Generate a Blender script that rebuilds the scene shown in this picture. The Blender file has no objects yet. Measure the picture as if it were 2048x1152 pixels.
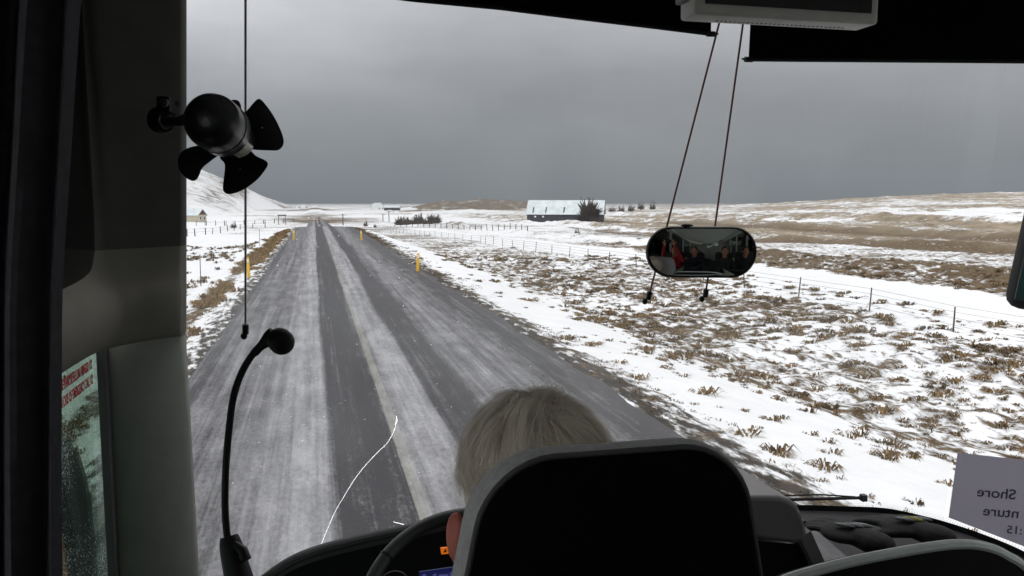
import bpy, bmesh, math, random
import numpy as np
from mathutils import Vector, Matrix
random.seed(7); rng = np.random.default_rng(7)
PI = math.pi
S = bpy.context.scene
COL = S.collection

# ------------------------------------------------------------------ camera
F_PX = 1650.0
CAM = Vector((0, 0, 2.95))
YAW = math.radians(13.42); PITCH = math.radians(5.92)
fw = Vector((math.sin(YAW)*math.cos(PITCH), math.cos(YAW)*math.cos(PITCH), -math.sin(PITCH)))
rt = Vector((math.cos(YAW), -math.sin(YAW), 0))
up = rt.cross(fw)
cd = bpy.data.cameras.new('camera'); cam = bpy.data.objects.new('camera', cd); COL.objects.link(cam)
cam.location = CAM
cam.rotation_euler = Matrix((rt, up, -fw)).transposed().to_euler()
cd.sensor_width = 36; cd.lens = 36*F_PX/2048; cd.clip_end = 20000; cd.clip_start = 0.02
S.camera = cam

def ray(px, py): return fw + rt*((px-1024)/F_PX) - up*((py-576)/F_PX)
def P(px, py, d): return CAM + ray(px, py)*d                    # axial depth
def onY(px, py, y): r = ray(px, py); return CAM + r*(y/r.y)
def onX(px, py, x): r = ray(px, py); return CAM + r*(x/r.x)
def onZ(px, py, z): r = ray(px, py); return CAM + r*((z-CAM.z)/r.z)

# ------------------------------------------------------------------ helpers
def wloc(o):
    v = Vector(o.location)
    while o.parent: o = o.parent; v += o.location
    return v
def tag(o, label=None, cat=None, group=None, kind=None):
    if label: o['label'] = label
    if cat: o['category'] = cat
    if group: o['group'] = group
    if kind: o['kind'] = kind
    return o
def empty(name, loc, label, cat, group=None):
    o = bpy.data.objects.new(name, None); COL.objects.link(o); o.location = loc
    o.empty_display_size = .1
    return tag(o, label, cat, group)

class MB:
    def __init__(s): s.v = []; s.f = []; s.mi = []; s.cur = 0
    def face(s, *idx): s.f.append(tuple(idx)); s.mi.append(s.cur)
    def add(s, verts, faces):
        b = len(s.v); s.v += [tuple(v) for v in verts]
        for f in faces: s.face(*[b+i for i in f])
        return s
    def box(s, c, sz, M=None, bev=0):
        c = Vector(c); M = M or Matrix.Identity(3)
        hx, hy, hz = [k/2 for k in sz]
        if bev <= 0:
            vs = [c + M@Vector((x*hx, y*hy, z*hz)) for x in (-1,1) for y in (-1,1) for z in (-1,1)]
            return s.add(vs, [(0,1,3,2),(4,6,7,5),(0,4,5,1),(2,3,7,6),(0,2,6,4),(1,5,7,3)])
        bm = bmesh.new(); bmesh.ops.create_cube(bm, size=1)
        for v in bm.verts: v.co = Vector((v.co.x*sz[0], v.co.y*sz[1], v.co.z*sz[2]))
        bmesh.ops.bevel(bm, geom=bm.edges[:], offset=bev, segments=3, affect='EDGES', profile=.5)
        bm.verts.index_update()
        s.add([c + M@v.co for v in bm.verts], [[v.index for v in f.verts] for f in bm.faces]); bm.free()
        return s
    def tube(s, pts, r, n=10, cap=True):
        pts = [Vector(p) for p in pts]; rs = r if hasattr(r, '__len__') else [r]*len(pts)
        b = len(s.v); prev = None
        for i, p in enumerate(pts):
            t = (pts[min(i+1, len(pts)-1)] - pts[max(i-1, 0)]).normalized()
            if prev is None:
                a = t.orthogonal().normalized()
            else:
                a = (prev - t*prev.dot(t)).normalized()
            prev = a; c = t.cross(a)
            for k in range(n):
                w = 2*PI*k/n; s.v.append(tuple(p + (a*math.cos(w) + c*math.sin(w))*rs[i]))
        for i in range(len(pts)-1):
            for k in range(n):
                k2 = (k+1) % n
                s.face(b+i*n+k, b+i*n+k2, b+(i+1)*n+k2, b+(i+1)*n+k)
        if cap:
            s.face(*[b+k for k in range(n)][::-1]); s.face(*[b+(len(pts)-1)*n+k for k in range(n)])
        return s
    def lathe(s, o, ax, prof, n=28):      # prof = [(dist along axis, radius)]
        ax = Vector(ax).normalized(); o = Vector(o)
        a = ax.orthogonal().normalized(); c = ax.cross(a); b = len(s.v)
        for (t, r) in prof:
            for k in range(n):
                w = 2*PI*k/n; s.v.append(tuple(o + ax*t + (a*math.cos(w)+c*math.sin(w))*max(r, 1e-5)))
        for i in range(len(prof)-1):
            for k in range(n):
                k2 = (k+1) % n; s.face(b+i*n+k, b+i*n+k2, b+(i+1)*n+k2, b+(i+1)*n+k)
        s.face(*[b+k for k in range(n)][::-1]); s.face(*[b+(len(prof)-1)*n+k for k in range(n)])
        return s
    def ell(s, c, rad, M=None, n=16, m=12):
        c = Vector(c); M = M or Matrix.Identity(3); b = len(s.v)
        s.v.append(tuple(c + M@Vector((0, 0, rad[2]))))
        for i in range(1, m):
            th = PI*i/m
            for k in range(n):
                w = 2*PI*k/n
                s.v.append(tuple(c + M@Vector((rad[0]*math.sin(th)*math.cos(w), rad[1]*math.sin(th)*math.sin(w), rad[2]*math.cos(th)))))
        s.v.append(tuple(c + M@Vector((0, 0, -rad[2])))); e = len(s.v)-1
        for k in range(n):
            k2 = (k+1) % n
            s.face(b, b+1+k, b+1+k2); s.face(e, b+1+(m-2)*n+k2, b+1+(m-2)*n+k)
            for i in range(m-2): s.face(b+1+i*n+k, b+1+(i+1)*n+k, b+1+(i+1)*n+k2, b+1+i*n+k2)
        return s
    def cap(s, a, b, ra, rb, n=12):       # tapered limb with round ends
        a = Vector(a); b = Vector(b); d = b-a; L = d.length
        if L < 1e-6: return s.ell(a, (ra,)*3)
        prof = [(-ra*math.cos(q), ra*math.sin(q)) for q in (0.05, .5, 1.0, PI/2)] + [(L+rb*math.sin(q), rb*math.cos(q)) for q in (0, .5, 1.0, PI/2-.05)]
        return s.lathe(a, d, prof, n)
    def grid(s, rows, close=False):
        b = len(s.v); n = len(rows[0])
        for r in rows: s.v += [tuple(p) for p in r]
        for i in range(len(rows)-1):
            for k in range(n if close else n-1):
                k2 = (k+1) % n; s.face(b+i*n+k, b+i*n+k2, b+(i+1)*n+k2, b+(i+1)*n+k)
        return s
    def plate(s, pts, off):               # polygon outline extruded by vector off
        n = len(pts); b = len(s.v); off = Vector(off)
        s.v += [tuple(p) for p in pts] + [tuple(Vector(p)+off) for p in pts]
        s.face(*[b+i for i in range(n)]); s.face(*[b+n+i for i in range(n)][::-1])
        for i in range(n): j = (i+1) % n; s.face(b+i, b+n+i, b+n+j, b+j)
        return s
    def mesh(s, name):
        me = bpy.data.meshes.new(name); me.from_pydata(s.v, [], s.f); 
        for i, p in enumerate(me.polygons): p.material_index = s.mi[i]
        me.validate(); return me
    def build(s, name, mat, parent=None, smooth=True, bevel=0, fix=True, loc=None):
        me = s.mesh(name)
        base = wloc(parent) if parent else Vector((0,0,0))
        org = Vector(loc) if loc is not None else base
        me.transform(Matrix.Translation(-org))
        if fix:
            bm = bmesh.new(); bm.from_mesh(me); bmesh.ops.recalc_face_normals(bm, faces=bm.faces); bm.to_mesh(me); bm.free()
        return link(name, me, mat, parent, smooth, bevel, org-base)
def link(name, me, mat, parent=None, smooth=True, bevel=0, loc=(0,0,0), angle=40):
    o = bpy.data.objects.new(name, me); COL.objects.link(o); o.location = loc
    for m in (mat if isinstance(mat, (list, tuple)) else [mat]): me.materials.append(m)
    if parent: o.parent = parent
    if smooth:
        for p in me.polygons: p.use_smooth = True
        try: me.set_sharp_from_angle(angle=math.radians(angle))
        except Exception: pass
    if bevel:
        b = o.modifiers.new('bevel', 'BEVEL'); b.width = bevel; b.segments = 3; b.limit_method = 'ANGLE'; b.angle_limit = math.radians(40)
    return o
def evalmesh(me, mods):
    o = bpy.data.objects.new('tmp', me); COL.objects.link(o)
    for t, kw in mods:
        m = o.modifiers.new(t, t)
        for k, v in kw.items(): setattr(m, k, v)
    dg = bpy.context.evaluated_depsgraph_get(); dg.update()
    r = bpy.data.meshes.new_from_object(o.evaluated_get(dg)); bpy.data.objects.remove(o)
    return r
def spline(pts, k=8):
    pts = [Vector(p) for p in pts]; out = []
    for i in range(len(pts)-1):
        a = pts[max(i-1, 0)]; b = pts[i]; c = pts[i+1]; d = pts[min(i+2, len(pts)-1)]
        for j in range(k):
            t = j/k; out.append(.5*((2*b) + (c-a)*t + (2*a-5*b+4*c-d)*t*t + (3*b-a-3*c+d)*t**3))
    out.append(pts[-1]); return out

# ------------------------------------------------------------------ materials
def mat(name, col, rough=.6, metal=0, var=.15, scale=40, bump=0, spec=.5, coat=0, sss=0, emit=None, estr=0):
    m = bpy.data.materials.new(name); m.use_nodes = True; nt = m.node_tree; b = nt.nodes['Principled BSDF']
    b.inputs['Roughness'].default_value = rough; b.inputs['Metallic'].default_value = metal
    b.inputs['Specular IOR Level'].default_value = spec; b.inputs['Coat Weight'].default_value = coat
    if sss: b.inputs['Subsurface Weight'].default_value = sss; b.inputs['Subsurface Radius'].default_value = (.02, .006, .003); b.inputs['Subsurface Scale'].default_value = 1
    tc = nt.nodes.new('ShaderNodeTexCoord'); n = nt.nodes.new('ShaderNodeTexNoise'); n.inputs['Scale'].default_value = scale; n.inputs['Detail'].default_value = 6
    nt.links.new(tc.outputs['Object'], n.inputs['Vector'])
    r = nt.nodes.new('ShaderNodeMapRange'); r.inputs['From Min'].default_value = .3; r.inputs['From Max'].default_value = .7
    r.inputs['To Min'].default_value = 1-var; r.inputs['To Max'].default_value = 1+var
    nt.links.new(n.outputs['Fac'], r.inputs['Value'])
    mx = nt.nodes.new('ShaderNodeVectorMath'); mx.operation = 'SCALE'; mx.inputs[0].default_value = col[:3]
    nt.links.new(r.outputs['Result'], mx.inputs['Scale']); nt.links.new(mx.outputs['Vector'], b.inputs['Base Color'])
    if bump:
        bp = nt.nodes.new('ShaderNodeBump'); bp.inputs['Strength'].default_value = bump; bp.inputs['Distance'].default_value = .002
        n2 = nt.nodes.new('ShaderNodeTexNoise'); n2.inputs['Scale'].default_value = scale*6; nt.links.new(tc.outputs['Object'], n2.inputs['Vector'])
        nt.links.new(n2.outputs['Fac'], bp.inputs['Height']); nt.links.new(bp.outputs['Normal'], b.inputs['Normal'])
    if emit: b.inputs['Emission Color'].default_value = (*emit, 1); b.inputs['Emission Strength'].default_value = estr
    return m
def glass(name, tint, rough=.0, dirt=0, dirt_scale=60, dthr=.6, refl=1.0):
    m = bpy.data.materials.new(name); m.use_nodes = True; nt = m.node_tree; N = nt.nodes; L = nt.links
    N.remove(N['Principled BSDF']); out = N['Material Output']
    t = N.new('ShaderNodeBsdfTransparent'); t.inputs['Color'].default_value = (*tint, 1)
    g = N.new('ShaderNodeBsdfGlossy'); g.inputs['Roughness'].default_value = rough
    fr = N.new('ShaderNodeFresnel'); fr.inputs['IOR'].default_value = 1.45
    mu = N.new('ShaderNodeMath'); mu.operation = 'MULTIPLY'; mu.inputs[1].default_value = refl; L.new(fr.outputs['Fac'], mu.inputs[0])
    mx = N.new('ShaderNodeMixShader'); L.new(mu.outputs[0], mx.inputs[0]); L.new(t.outputs[0], mx.inputs[1]); L.new(g.outputs[0], mx.inputs[2])
    last = mx
    if dirt:
        tc = N.new('ShaderNodeTexCoord'); n = N.new('ShaderNodeTexNoise'); n.inputs['Scale'].default_value = dirt_scale; n.inputs['Detail'].default_value = 2
        n3 = N.new('ShaderNodeTexNoise'); n3.inputs['Scale'].default_value = 4; L.new(tc.outputs['Object'], n3.inputs['Vector'])
        L.new(tc.outputs['Object'], n.inputs['Vector'])
        a = N.new('ShaderNodeMath'); a.operation = 'MULTIPLY_ADD'; a.inputs[1].default_value = .35; L.new(n3.outputs['Fac'], a.inputs[0]); L.new(n.outputs['Fac'], a.inputs[2])
        r = N.new('ShaderNodeMapRange'); r.inputs['From Min'].default_value = dthr; r.inputs['From Max'].default_value = dthr+(.08 if dirt_scale > 10 else .5); r.inputs['To Max'].default_value = dirt
        L.new(a.outputs[0], r.inputs['Value'])
        d = N.new('ShaderNodeBsdfTranslucent'); d.inputs['Color'].default_value = (.8, .85, .85, 1)
        d2 = N.new('ShaderNodeBsdfDiffuse'); d2.inputs['Color'].default_value = (.8, .85, .85, 1)
        ad = N.new('ShaderNodeMixShader'); ad.inputs[0].default_value = .3; L.new(d.outputs[0], ad.inputs[1]); L.new(d2.outputs[0], ad.inputs[2])
        m2 = N.new('ShaderNodeMixShader'); L.new(r.outputs['Result'], m2.inputs[0]); L.new(mx.outputs[0], m2.inputs[1]); L.new(ad.outputs[0], m2.inputs[2])
        last = m2
    L.new(last.outputs[0], out.inputs['Surface']); return m

M = {}
M['black'] = mat('black_plastic', (.008, .008, .009), .55, bump=.1, spec=.3)
M['dark'] = mat('dark_trim', (.018, .018, .019), .6, bump=.15, spec=.3)
M['trim'] = mat('grey_green_trim', (.135, .148, .125), .6, var=.08, scale=14, bump=.2, spec=.35)
M['trimdark'] = mat('grey_brown_trim', (.40, .40, .38), .65, var=.08, scale=14, bump=.2, spec=.3)
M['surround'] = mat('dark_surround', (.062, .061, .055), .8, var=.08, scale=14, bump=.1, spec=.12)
M['dashtop'] = mat('dash_top_plastic', (.05, .048, .052), .75, var=.1, scale=20, bump=.3, spec=.2)
M['seatdark'] = mat('dark_seat_cloth', (.03, .032, .04), .9, var=.3, scale=30)
M['pane'] = mat('dark_pane', (.003, .003, .003), .06, var=.1, spec=.25)
M['ledge'] = mat('lit_ledge_trim', (.125, .12, .10), .7, var=.06, scale=14, bump=.15, spec=.2)  # paler than the surround: light caught on the bulge is put into the colour
M['dash'] = mat('dash_plastic', (.065, .062, .068), .65, var=.08, scale=20, bump=.3, spec=.35)
M['dashlight'] = mat('grey_dash_plastic', (.20, .19, .20), .6, var=.06, scale=20, bump=.3)
M['gloss'] = mat('gloss_black', (.006, .006, .007), .25, spec=.6, var=.05)
M['silver'] = mat('silver_trim', (.8, .84, .86), .35, .2, var=.05)
M['label'] = mat('worn_silver_label', (.62, .6, .52), .45, .2, var=.3, scale=90)
M['rod'] = mat('rod_metal', (.16, .07, .06), .35, .5, var=.1)
M['rodgrey'] = mat('rod_grey_metal', (.28, .26, .24), .35, .6, var=.1)
M['fabric'] = mat('seat_fabric', (.37, .36, .37), .9, var=.12, scale=120, bump=.5, spec=.2)
M['fabricblack'] = mat('seat_back_shell', (.004, .004, .0045), .8, var=.1, scale=80, spec=.05)
M['blind'] = mat('blind_fabric', (.004, .004, .004), .95, var=.1, spec=.05)
M['bezel'] = mat('monitor_bezel', (.5, .48, .46), .5, var=.05, bump=.1)
M['curtain'] = mat('curtain_cloth', (.045, .045, .052), .95, var=.15, scale=60, bump=.4, spec=.1)
M['leather'] = mat('wheel_leather', (.035, .035, .04), .45, bump=.3, scale=60)
M['roofin'] = mat('ceiling_cloth', (.8, .8, .77), .9, var=.08)
M['panelgreen'] = mat('partition_panel', (.30, .33, .26), .7, var=.05)
M['skin'] = mat('skin', (.50, .24, .17), .5, var=.1, scale=30, bump=.2, sss=.25)
M['skinred'] = mat('ruddy_skin', (.46, .12, .085), .5, var=.12, scale=30, bump=.2, sss=.3)
M['hair'] = mat('grey_blond_hair', (.86, .76, .64), .5, var=.25, scale=70, spec=.3)
M['hairdark'] = mat('dark_brown_hair', (.03, .02, .015), .6, var=.3, scale=60)
M['red'] = mat('red_jacket', (.42, .02, .025), .8, var=.15, scale=20, bump=.3)
M['navy'] = mat('navy_jacket', (.02, .028, .045), .85, var=.2, scale=20, bump=.3)
M['charcoal'] = mat('charcoal_jacket', (.035, .033, .035), .85, var=.2, scale=20, bump=.3)
M['trouser'] = mat('dark_trousers', (.02, .02, .025), .9, var=.2, scale=20)
M['paper'] = mat('translucent_paper', (.42, .40, .50), .8, var=.04, scale=6)
M['ink'] = mat('ink', (.08, .07, .13), .9, var=.02)
M['redink'] = mat('red_vinyl', (.45, .02, .04), .7, var=.05)
M['glove'] = mat('black_glove_fabric', (.006, .0065, .007), .85, var=.3, scale=80, bump=.6)
M['glovegrey'] = mat('grey_glove_patch', (.16, .18, .19), .6, var=.5, scale=60)
M['gloveyellow'] = mat('yellow_glove_print', (.4, .36, .06), .7, var=.4, scale=60)
M['amber'] = mat('amber_lamp', (.5, .12, .01), .5, emit=(1, .22, .01), estr=.5)
M['blue'] = mat('blue_display', (.01, .01, .04), .4, emit=(.05, .06, .35), estr=.14)
M['bluetext'] = mat('display_text', (.1, .1, .2), .4, emit=(.25, .25, .8), estr=.2)
M['purple'] = mat('purple_screen', (.05, .03, .1), .4, emit=(.25, .14, .5), estr=.35)
M['orange'] = mat('orange_strip', (.45, .16, .06), .6)
M['yellow'] = mat('yellow_post', (.72, .42, .02), .5, var=.12, scale=12)
M['wood'] = mat('weathered_wood', (.07, .055, .045), .9, var=.35, scale=12)
M['wire'] = mat('fence_wire', (.09, .08, .08), .6, .5)
M['cream'] = mat('cream_render', (.42, .38, .30), .9, var=.1, scale=1.5)
M['brownroof'] = mat('red_brown_boards', (.10, .045, .035), .9, var=.15, scale=3)
M['snowroof'] = mat('snowy_roof', (.58, .63, .64), .8, var=.14, scale=.5)
M['barnwall'] = mat('barn_wall', (.022, .022, .03), .8, var=.25, scale=.8)
M['whitepaint'] = mat('white_paint', (.75, .75, .73), .6)
M['glassdark'] = mat('dark_window', (.02, .025, .03), .15, spec=.6)
M['bark'] = mat('bark', (.06, .045, .035), .95, var=.3, scale=4)
M['twig'] = mat('bare_twigs', (.065, .046, .034), .9, var=.4, scale=3)
M['needles'] = mat('dark_needles', (.035, .035, .022), .9, var=.5, scale=2)
M['ws'] = glass('windscreen_glass', (.985, .99, .99), refl=.7, dirt=.16, dirt_scale=2.6, dthr=.60)
M['sideglass'] = glass('wet_side_glass', (.50, .60, .54), dirt=.35, dirt_scale=190, dthr=.80, refl=.5)
M['tint'] = glass('tinted_glass', (.90, .93, .90), refl=1)
m = bpy.data.materials.new('mirror_silver'); m.use_nodes = True; b = m.node_tree.nodes['Principled BSDF']
b.inputs['Metallic'].default_value = 1; b.inputs['Roughness'].default_value = .02; b.inputs['Base Color'].default_value = (.62, .64, .62, 1); M['mirror'] = m
m = bpy.data.materials.new('glass_crack'); m.use_nodes = True; N_ = m.node_tree.nodes; tl = N_.new('ShaderNodeBsdfTranslucent'); tl.inputs['Color'].default_value = (1, 1, 1, 1)
dd_ = N_.new('ShaderNodeBsdfDiffuse'); dd_.inputs['Color'].default_value = (1, 1, 1, 1); aa_ = N_.new('ShaderNodeAddShader'); m.node_tree.links.new(tl.outputs[0], aa_.inputs[0]); m.node_tree.links.new(dd_.outputs[0], aa_.inputs[1]); m.node_tree.links.new(aa_.outputs[0], N_['Material Output'].inputs['Surface']); M['crack'] = m

hm_, N_, L_, B_ = (lambda m: (m, m.node_tree.nodes, m.node_tree.links, m.node_tree.nodes['Principled BSDF']))(M['hair'].copy()); hm_.name = 'grey_hair_strands'
at_ = N_.new('ShaderNodeAttribute'); at_.attribute_name = 'tone'; rp_ = N_.new('ShaderNodeValToRGB'); L_.new(at_.outputs['Fac'], rp_.inputs[0])
rp_.color_ramp.elements[0].color = (.62, .53, .44, 1); rp_.color_ramp.elements[1].color = (1, .95, .87, 1)
L_.new(rp_.outputs[0], B_.inputs['Base Color']); tl_ = N_.new('ShaderNodeBsdfTranslucent'); L_.new(rp_.outputs[0], tl_.inputs['Color']); mx__ = N_.new('ShaderNodeMixShader'); mx__.inputs[0].default_value = .3
L_.new(B_.outputs[0], mx__.inputs[1]); L_.new(tl_.outputs[0], mx__.inputs[2]); L_.new(mx__.outputs[0], N_['Material Output'].inputs['Surface']); M['strand'] = hm_
# ------------------------------------------------------------------ terrain
def vnoise(x, y, seed=0):
    xi = np.floor(x).astype(np.int64); yi = np.floor(y).astype(np.int64); fx = x-xi; fy = y-yi
    fx = fx*fx*(3-2*fx); fy = fy*fy*(3-2*fy)
    def h(a, b):
        n = (a*374761393 + b*668265263 + seed*1442695041) & 0xffffffff
        n = ((n ^ (n >> 13))*1274126177) & 0xffffffff
        return ((n ^ (n >> 16)) & 0xffff)/65535.0
    return (h(xi, yi)*(1-fx)+h(xi+1, yi)*fx)*(1-fy) + (h(xi, yi+1)*(1-fx)+h(xi+1, yi+1)*fx)*fy
def fbm(x, y, o=4, seed=0):
    s = 0; a = .5; t = 0
    for i in range(o):
        s = s + a*vnoise(x*2**i, y*2**i, seed+i); t += a; a *= .5
    return s/t
def sm(a, b, x):
    t = np.clip((x-a)/(b-a), 0, 1); return t*t*(3-2*t)
RL, RR = -2.25, 4.75       # road edges
def zroad(y):
    return -3.1*sm(98, 185, y) - 1.0*sm(185, 300, y)
def height(x, y):
    x = np.asarray(x, float); y = np.asarray(y, float)
    r = np.hypot(x, y); az = np.degrees(np.arctan2(x, y))
    h = -1.3 - 1.9*sm(45, 190, r) - 1.0*sm(190, 320, r) - 2.3*sm(320, 1500, r)
    h = h + .55*sm(-4, -12, x)*(1-sm(60, 200, r))
    far = sm(40, 300, r)
    h = h + (fbm(x/90, y/90, 3, 3)-.5)*2.4*far*(1-.5*sm(1000, 2500, r)) + (fbm(x/14, y/14, 3, 9)-.5)*.5*sm(8, 20, np.abs(x-1.2))
    # tussocks
    tz = sm(7, 12, x)*(1-.8*sm(23, 24.5, x)*(1-sm(28.5, 30, x))) + .4*sm(-4, -8, x)
    h = h + (np.abs(fbm(x/1.1, y/1.1, 3, 21)-.5))*.55*tz*(1-sm(60, 160, r))
    # banks in the field to the right
    for cx, wd, hh in ((31.5, 1.4, .7), (60, 2.0, .8), (104, 3, 1.1), (150, 5, 1.6)):
        xx = x + (fbm(y/25, y*0+cx, 2, 5)-.5)*5 - .05*y
        h = h + hh*np.exp(-((xx-cx)/wd)**2)*(y > -50)*(.5+fbm(x/9, y/9, 2, 14))
    h = h + (fbm(x/2.6, y/2.6, 4, 19)-.5)*.9*sm(55, 66, x)*(1-sm(260, 500, r)) + (fbm(x/11, y/11, 4, 29)-.5)*2.2*sm(140, 300, r)*(1-sm(1200, 2000, r))*sm(5, 14, az)
    # low ridge ahead, rise to the right, hill to the left
    h = h + 11.5*np.exp(-((az-11.5)/4.6)**4)*np.exp(-((r-1050)/190)**2)*(.85+.3*fbm(az/2, r/200, 3, 31))
    h = h + 14.5*sm(17, 46, az)*sm(140, 720, r)*(1-sm(900, 1500, r))*(.9+.2*fbm(x/150, y/150, 3, 33))
    hl = .60*np.maximum(0, -x-52-(fbm(y/160, x/160, 3, 8)-.5)*50)
    hl = 170*(1-np.exp(-hl/170))*sm(420, 700, y)*(1-sm(1500, 2300, y))
    h = h + hl*(1+.12*(fbm(x/30, y/60, 3, 44)-.5))
    # embankment of the road
    zr = zroad(y)
    d = np.maximum(np.maximum(RL-x, x-RR), 0)
    k = sm(.25, 6.5, d) 
    inroad = (d <= 0)
    h2 = zr - .05 - .10*sm(0, 1.2, d)
    h = h2*(1-k) + h*k
    h = np.where(inroad, zr-.06, h)
    return h
def cover(x, y):
    r = np.hypot(x, y); az = np.degrees(np.arctan2(x, y))
    w = (fbm(y/11, x/11, 3, 61)-.5)
    xx = x + w*5*sm(6, 20, x)
    g = np.full(x.shape, .16)
    def band(a, b, v, s=1.0):
        nonlocal g
        k = sm(a-s, a, xx)*(1-sm(b, b+s, xx)); g = g*(1-k)+v*k
    band(5.6, 9.3, .10); band(9.8, 18.6, .56); band(19.4, 20.4, .55, .5); band(21, 24, .28)
    band(24.5, 29.5, .02); band(30, 34, .74); band(36.5, 58, .60, 2); band(59, 64, .92, 1.5)
    band(66, 100, .74, 3); band(101, 110, .9, 3); band(113, 148, .70, 5); band(150, 160, .9, 4); band(165, 5000, .74, 8)
    rightness = sm(9, 24, az)
    g = np.where(x > 22, g*(.55+.45*rightness), g)
    g = g - .25*sm(.5, .72, fbm(x/30, y/120, 3, 71))*(x > 60) - .55*sm(.56, .66, fbm(x/70, y/160, 3, 73))*(r > 220)*(az > 16)
    # left
    gl = .24 + .18*(fbm(x/6, y/16, 3, 77)-.5) + .10*sm(300, 600, r)
    g = np.where(x < RL-1.8, gl, g)
    # shoulders
    e = sm(1.5, .1, x-RR)*(x > 0)
    g = np.maximum(g, (.62+.3*w)*e)
    el = np.exp(-((x-(RL-1.15))/.55)**2)
    g = np.maximum(g, .92*el*(x < 0)*(.8+.6*w))
    # far plain
    kf = sm(120, 240, r)*(1-sm(12, 20, az))*sm(-8, -3, az); g = g*(1-kf) + kf*(.30+1.3*(fbm(x/45, y/110, 4, 81)-.42))
    rid = np.exp(-((az-11.5)/4.6)**4)*np.exp(-((r-1000)/200)**2)
    g = np.maximum(g, .92*(rid > .25)*(.6+.6*fbm(az*3, r/60, 3, 83)))
    hl = sm(-45, -90, x)*sm(420, 600, y)
    g = g*(1-hl) + hl*(.44+.7*(fbm(x/22, y/110, 4, 85)-.45))
    return np.clip(g, 0, 1.2)
def tanness(x, y):
    r = np.hypot(x, y); az = np.degrees(np.arctan2(x, y))
    t = sm(60, 68, x)*.8 + .5*sm(9, 16, az)*sm(200, 400, r)
    t = t*(1-np.exp(-((x-104)/6)**2))
    t = t*(1-np.exp(-((az-11.5)/5.5)**4)*sm(700, 800, r))
    return np.clip(t, 0, 1)
ang = np.concatenate([np.arange(-180, -30, 1.5), np.arange(-30, 52, .115), np.arange(52, 180.01, 1.5)])
ang = np.radians(ang)
rr_ = [1.0]
while rr_[-1] < 6500:
    q = rr_[-1]; rr_.append(q*(1.02 if q < 6 else 1.0062 if q < 70 else 1.011 if q < 400 else 1.02))
rr_ = np.array(rr_)
A, R = np.meshgrid(ang, rr_)
X = R*np.sin(A); Y = R*np.cos(A); Z = height(X, Y)
nr, na = X.shape
co = np.stack([X, Y, Z], -1).reshape(-1, 3)
idx = np.arange(nr*na).reshape(nr, na)
q = np.stack([idx[:-1, :-1], idx[1:, :-1], idx[1:, 1:], idx[:-1, 1:]], -1).reshape(-1, 4)
def npmesh(name, co, quads, smooth=True):
    me = bpy.data.meshes.new(name); k = quads.shape[1]
    me.vertices.add(len(co)); me.vertices.foreach_set('co', co.astype(np.float32).ravel())
    me.loops.add(quads.size); me.loops.foreach_set('vertex_index', quads.astype(np.int32).ravel())
    me.polygons.add(len(quads)); me.polygons.foreach_set('loop_start', np.arange(0, quads.size, k, dtype=np.int32))
    me.polygons.foreach_set('use_smooth', np.full(len(quads), smooth))
    me.update(calc_edges=True); return me
me = npmesh('ground', co, q[:, ::-1])
def grit(x, y): d = np.maximum(RL-x, x-RR); return np.clip(sm(1.5, -.1, d) + .0*x, 0, 1)*(y < 190)
for nm, fn in (('grass', cover), ('tan', tanness), ('grit', grit)):
    a = me.attributes.new(nm, 'FLOAT', 'POINT'); a.data.foreach_set('value', fn(X, Y).astype(np.float32).ravel())

def nodes(name):
    m = bpy.data.materials.new(name); m.use_nodes = True; nt = m.node_tree; return m, nt.nodes, nt.links, nt.nodes['Principled BSDF']
def nz(N, L, vec, scale, det=5, rough=.55, dist=0):
    n = N.new('ShaderNodeTexNoise'); n.inputs['Scale'].default_value = scale; n.inputs['Detail'].default_value = det
    n.inputs['Roughness'].default_value = rough; n.inputs['Distortion'].default_value = dist
    L.new(vec, n.inputs['Vector']); return n.outputs['Fac']
def mth(N, L, op, a, b=None, c=None, clamp=False):
    n = N.new('ShaderNodeMath'); n.operation = op; n.use_clamp = clamp
    for i, v in enumerate((a, b, c)):
        if v is None: continue
        if isinstance(v, (int, float)): n.inputs[i].default_value = v
        else: L.new(v, n.inputs[i])
    return n.outputs[0]
def mixc(N, L, f, a, b):
    n = N.new('ShaderNodeMix'); n.data_type = 'RGBA'
    if isinstance(f, (int, float)): n.inputs[0].default_value = f
    else: L.new(f, n.inputs[0])
    for s, v in ((n.inputs[6], a), (n.inputs[7], b)):
        if isinstance(v, tuple): s.default_value = (*v, 1)
        else: L.new(v, s)
    return n.outputs[2]
gm, N, L, B = nodes('snowy_ground')
geo = N.new('ShaderNodeNewGeometry'); pos = geo.outputs['Position']
mp = N.new('ShaderNodeMapping'); mp.inputs['Scale'].default_value = (1, .6, 1); mp.inputs['Rotation'].default_value = (0, 0, .5); L.new(pos, mp.inputs['Vector']); pv = mp.outputs['Vector']
ag = N.new('ShaderNodeAttribute'); ag.attribute_name = 'grass'; at = N.new('ShaderNodeAttribute'); at.attribute_name = 'tan'
n1 = nz(N, L, pv, 2.3, 8, .66, .4); n2 = nz(N, L, pos, .16, 4); n3 = nz(N, L, pos, .02, 4)
mph = N.new('ShaderNodeMapping'); mph.inputs['Scale'].default_value = (.9, .28, 1); mph.inputs['Rotation'].default_value = (0, 0, 1.2); L.new(pos, mph.inputs['Vector'])
n4 = nz(N, L, mph.outputs['Vector'], 5.5, 7, .75)
v = mth(N, L, 'MULTIPLY_ADD', n2, .26, mth(N, L, 'MULTIPLY_ADD', n4, .26, mth(N, L, 'MULTIPLY', n1, .48))); v = mth(N, L, 'MULTIPLY_ADD', n3, .12, mth(N, L, 'MULTIPLY', v, .88))
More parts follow.
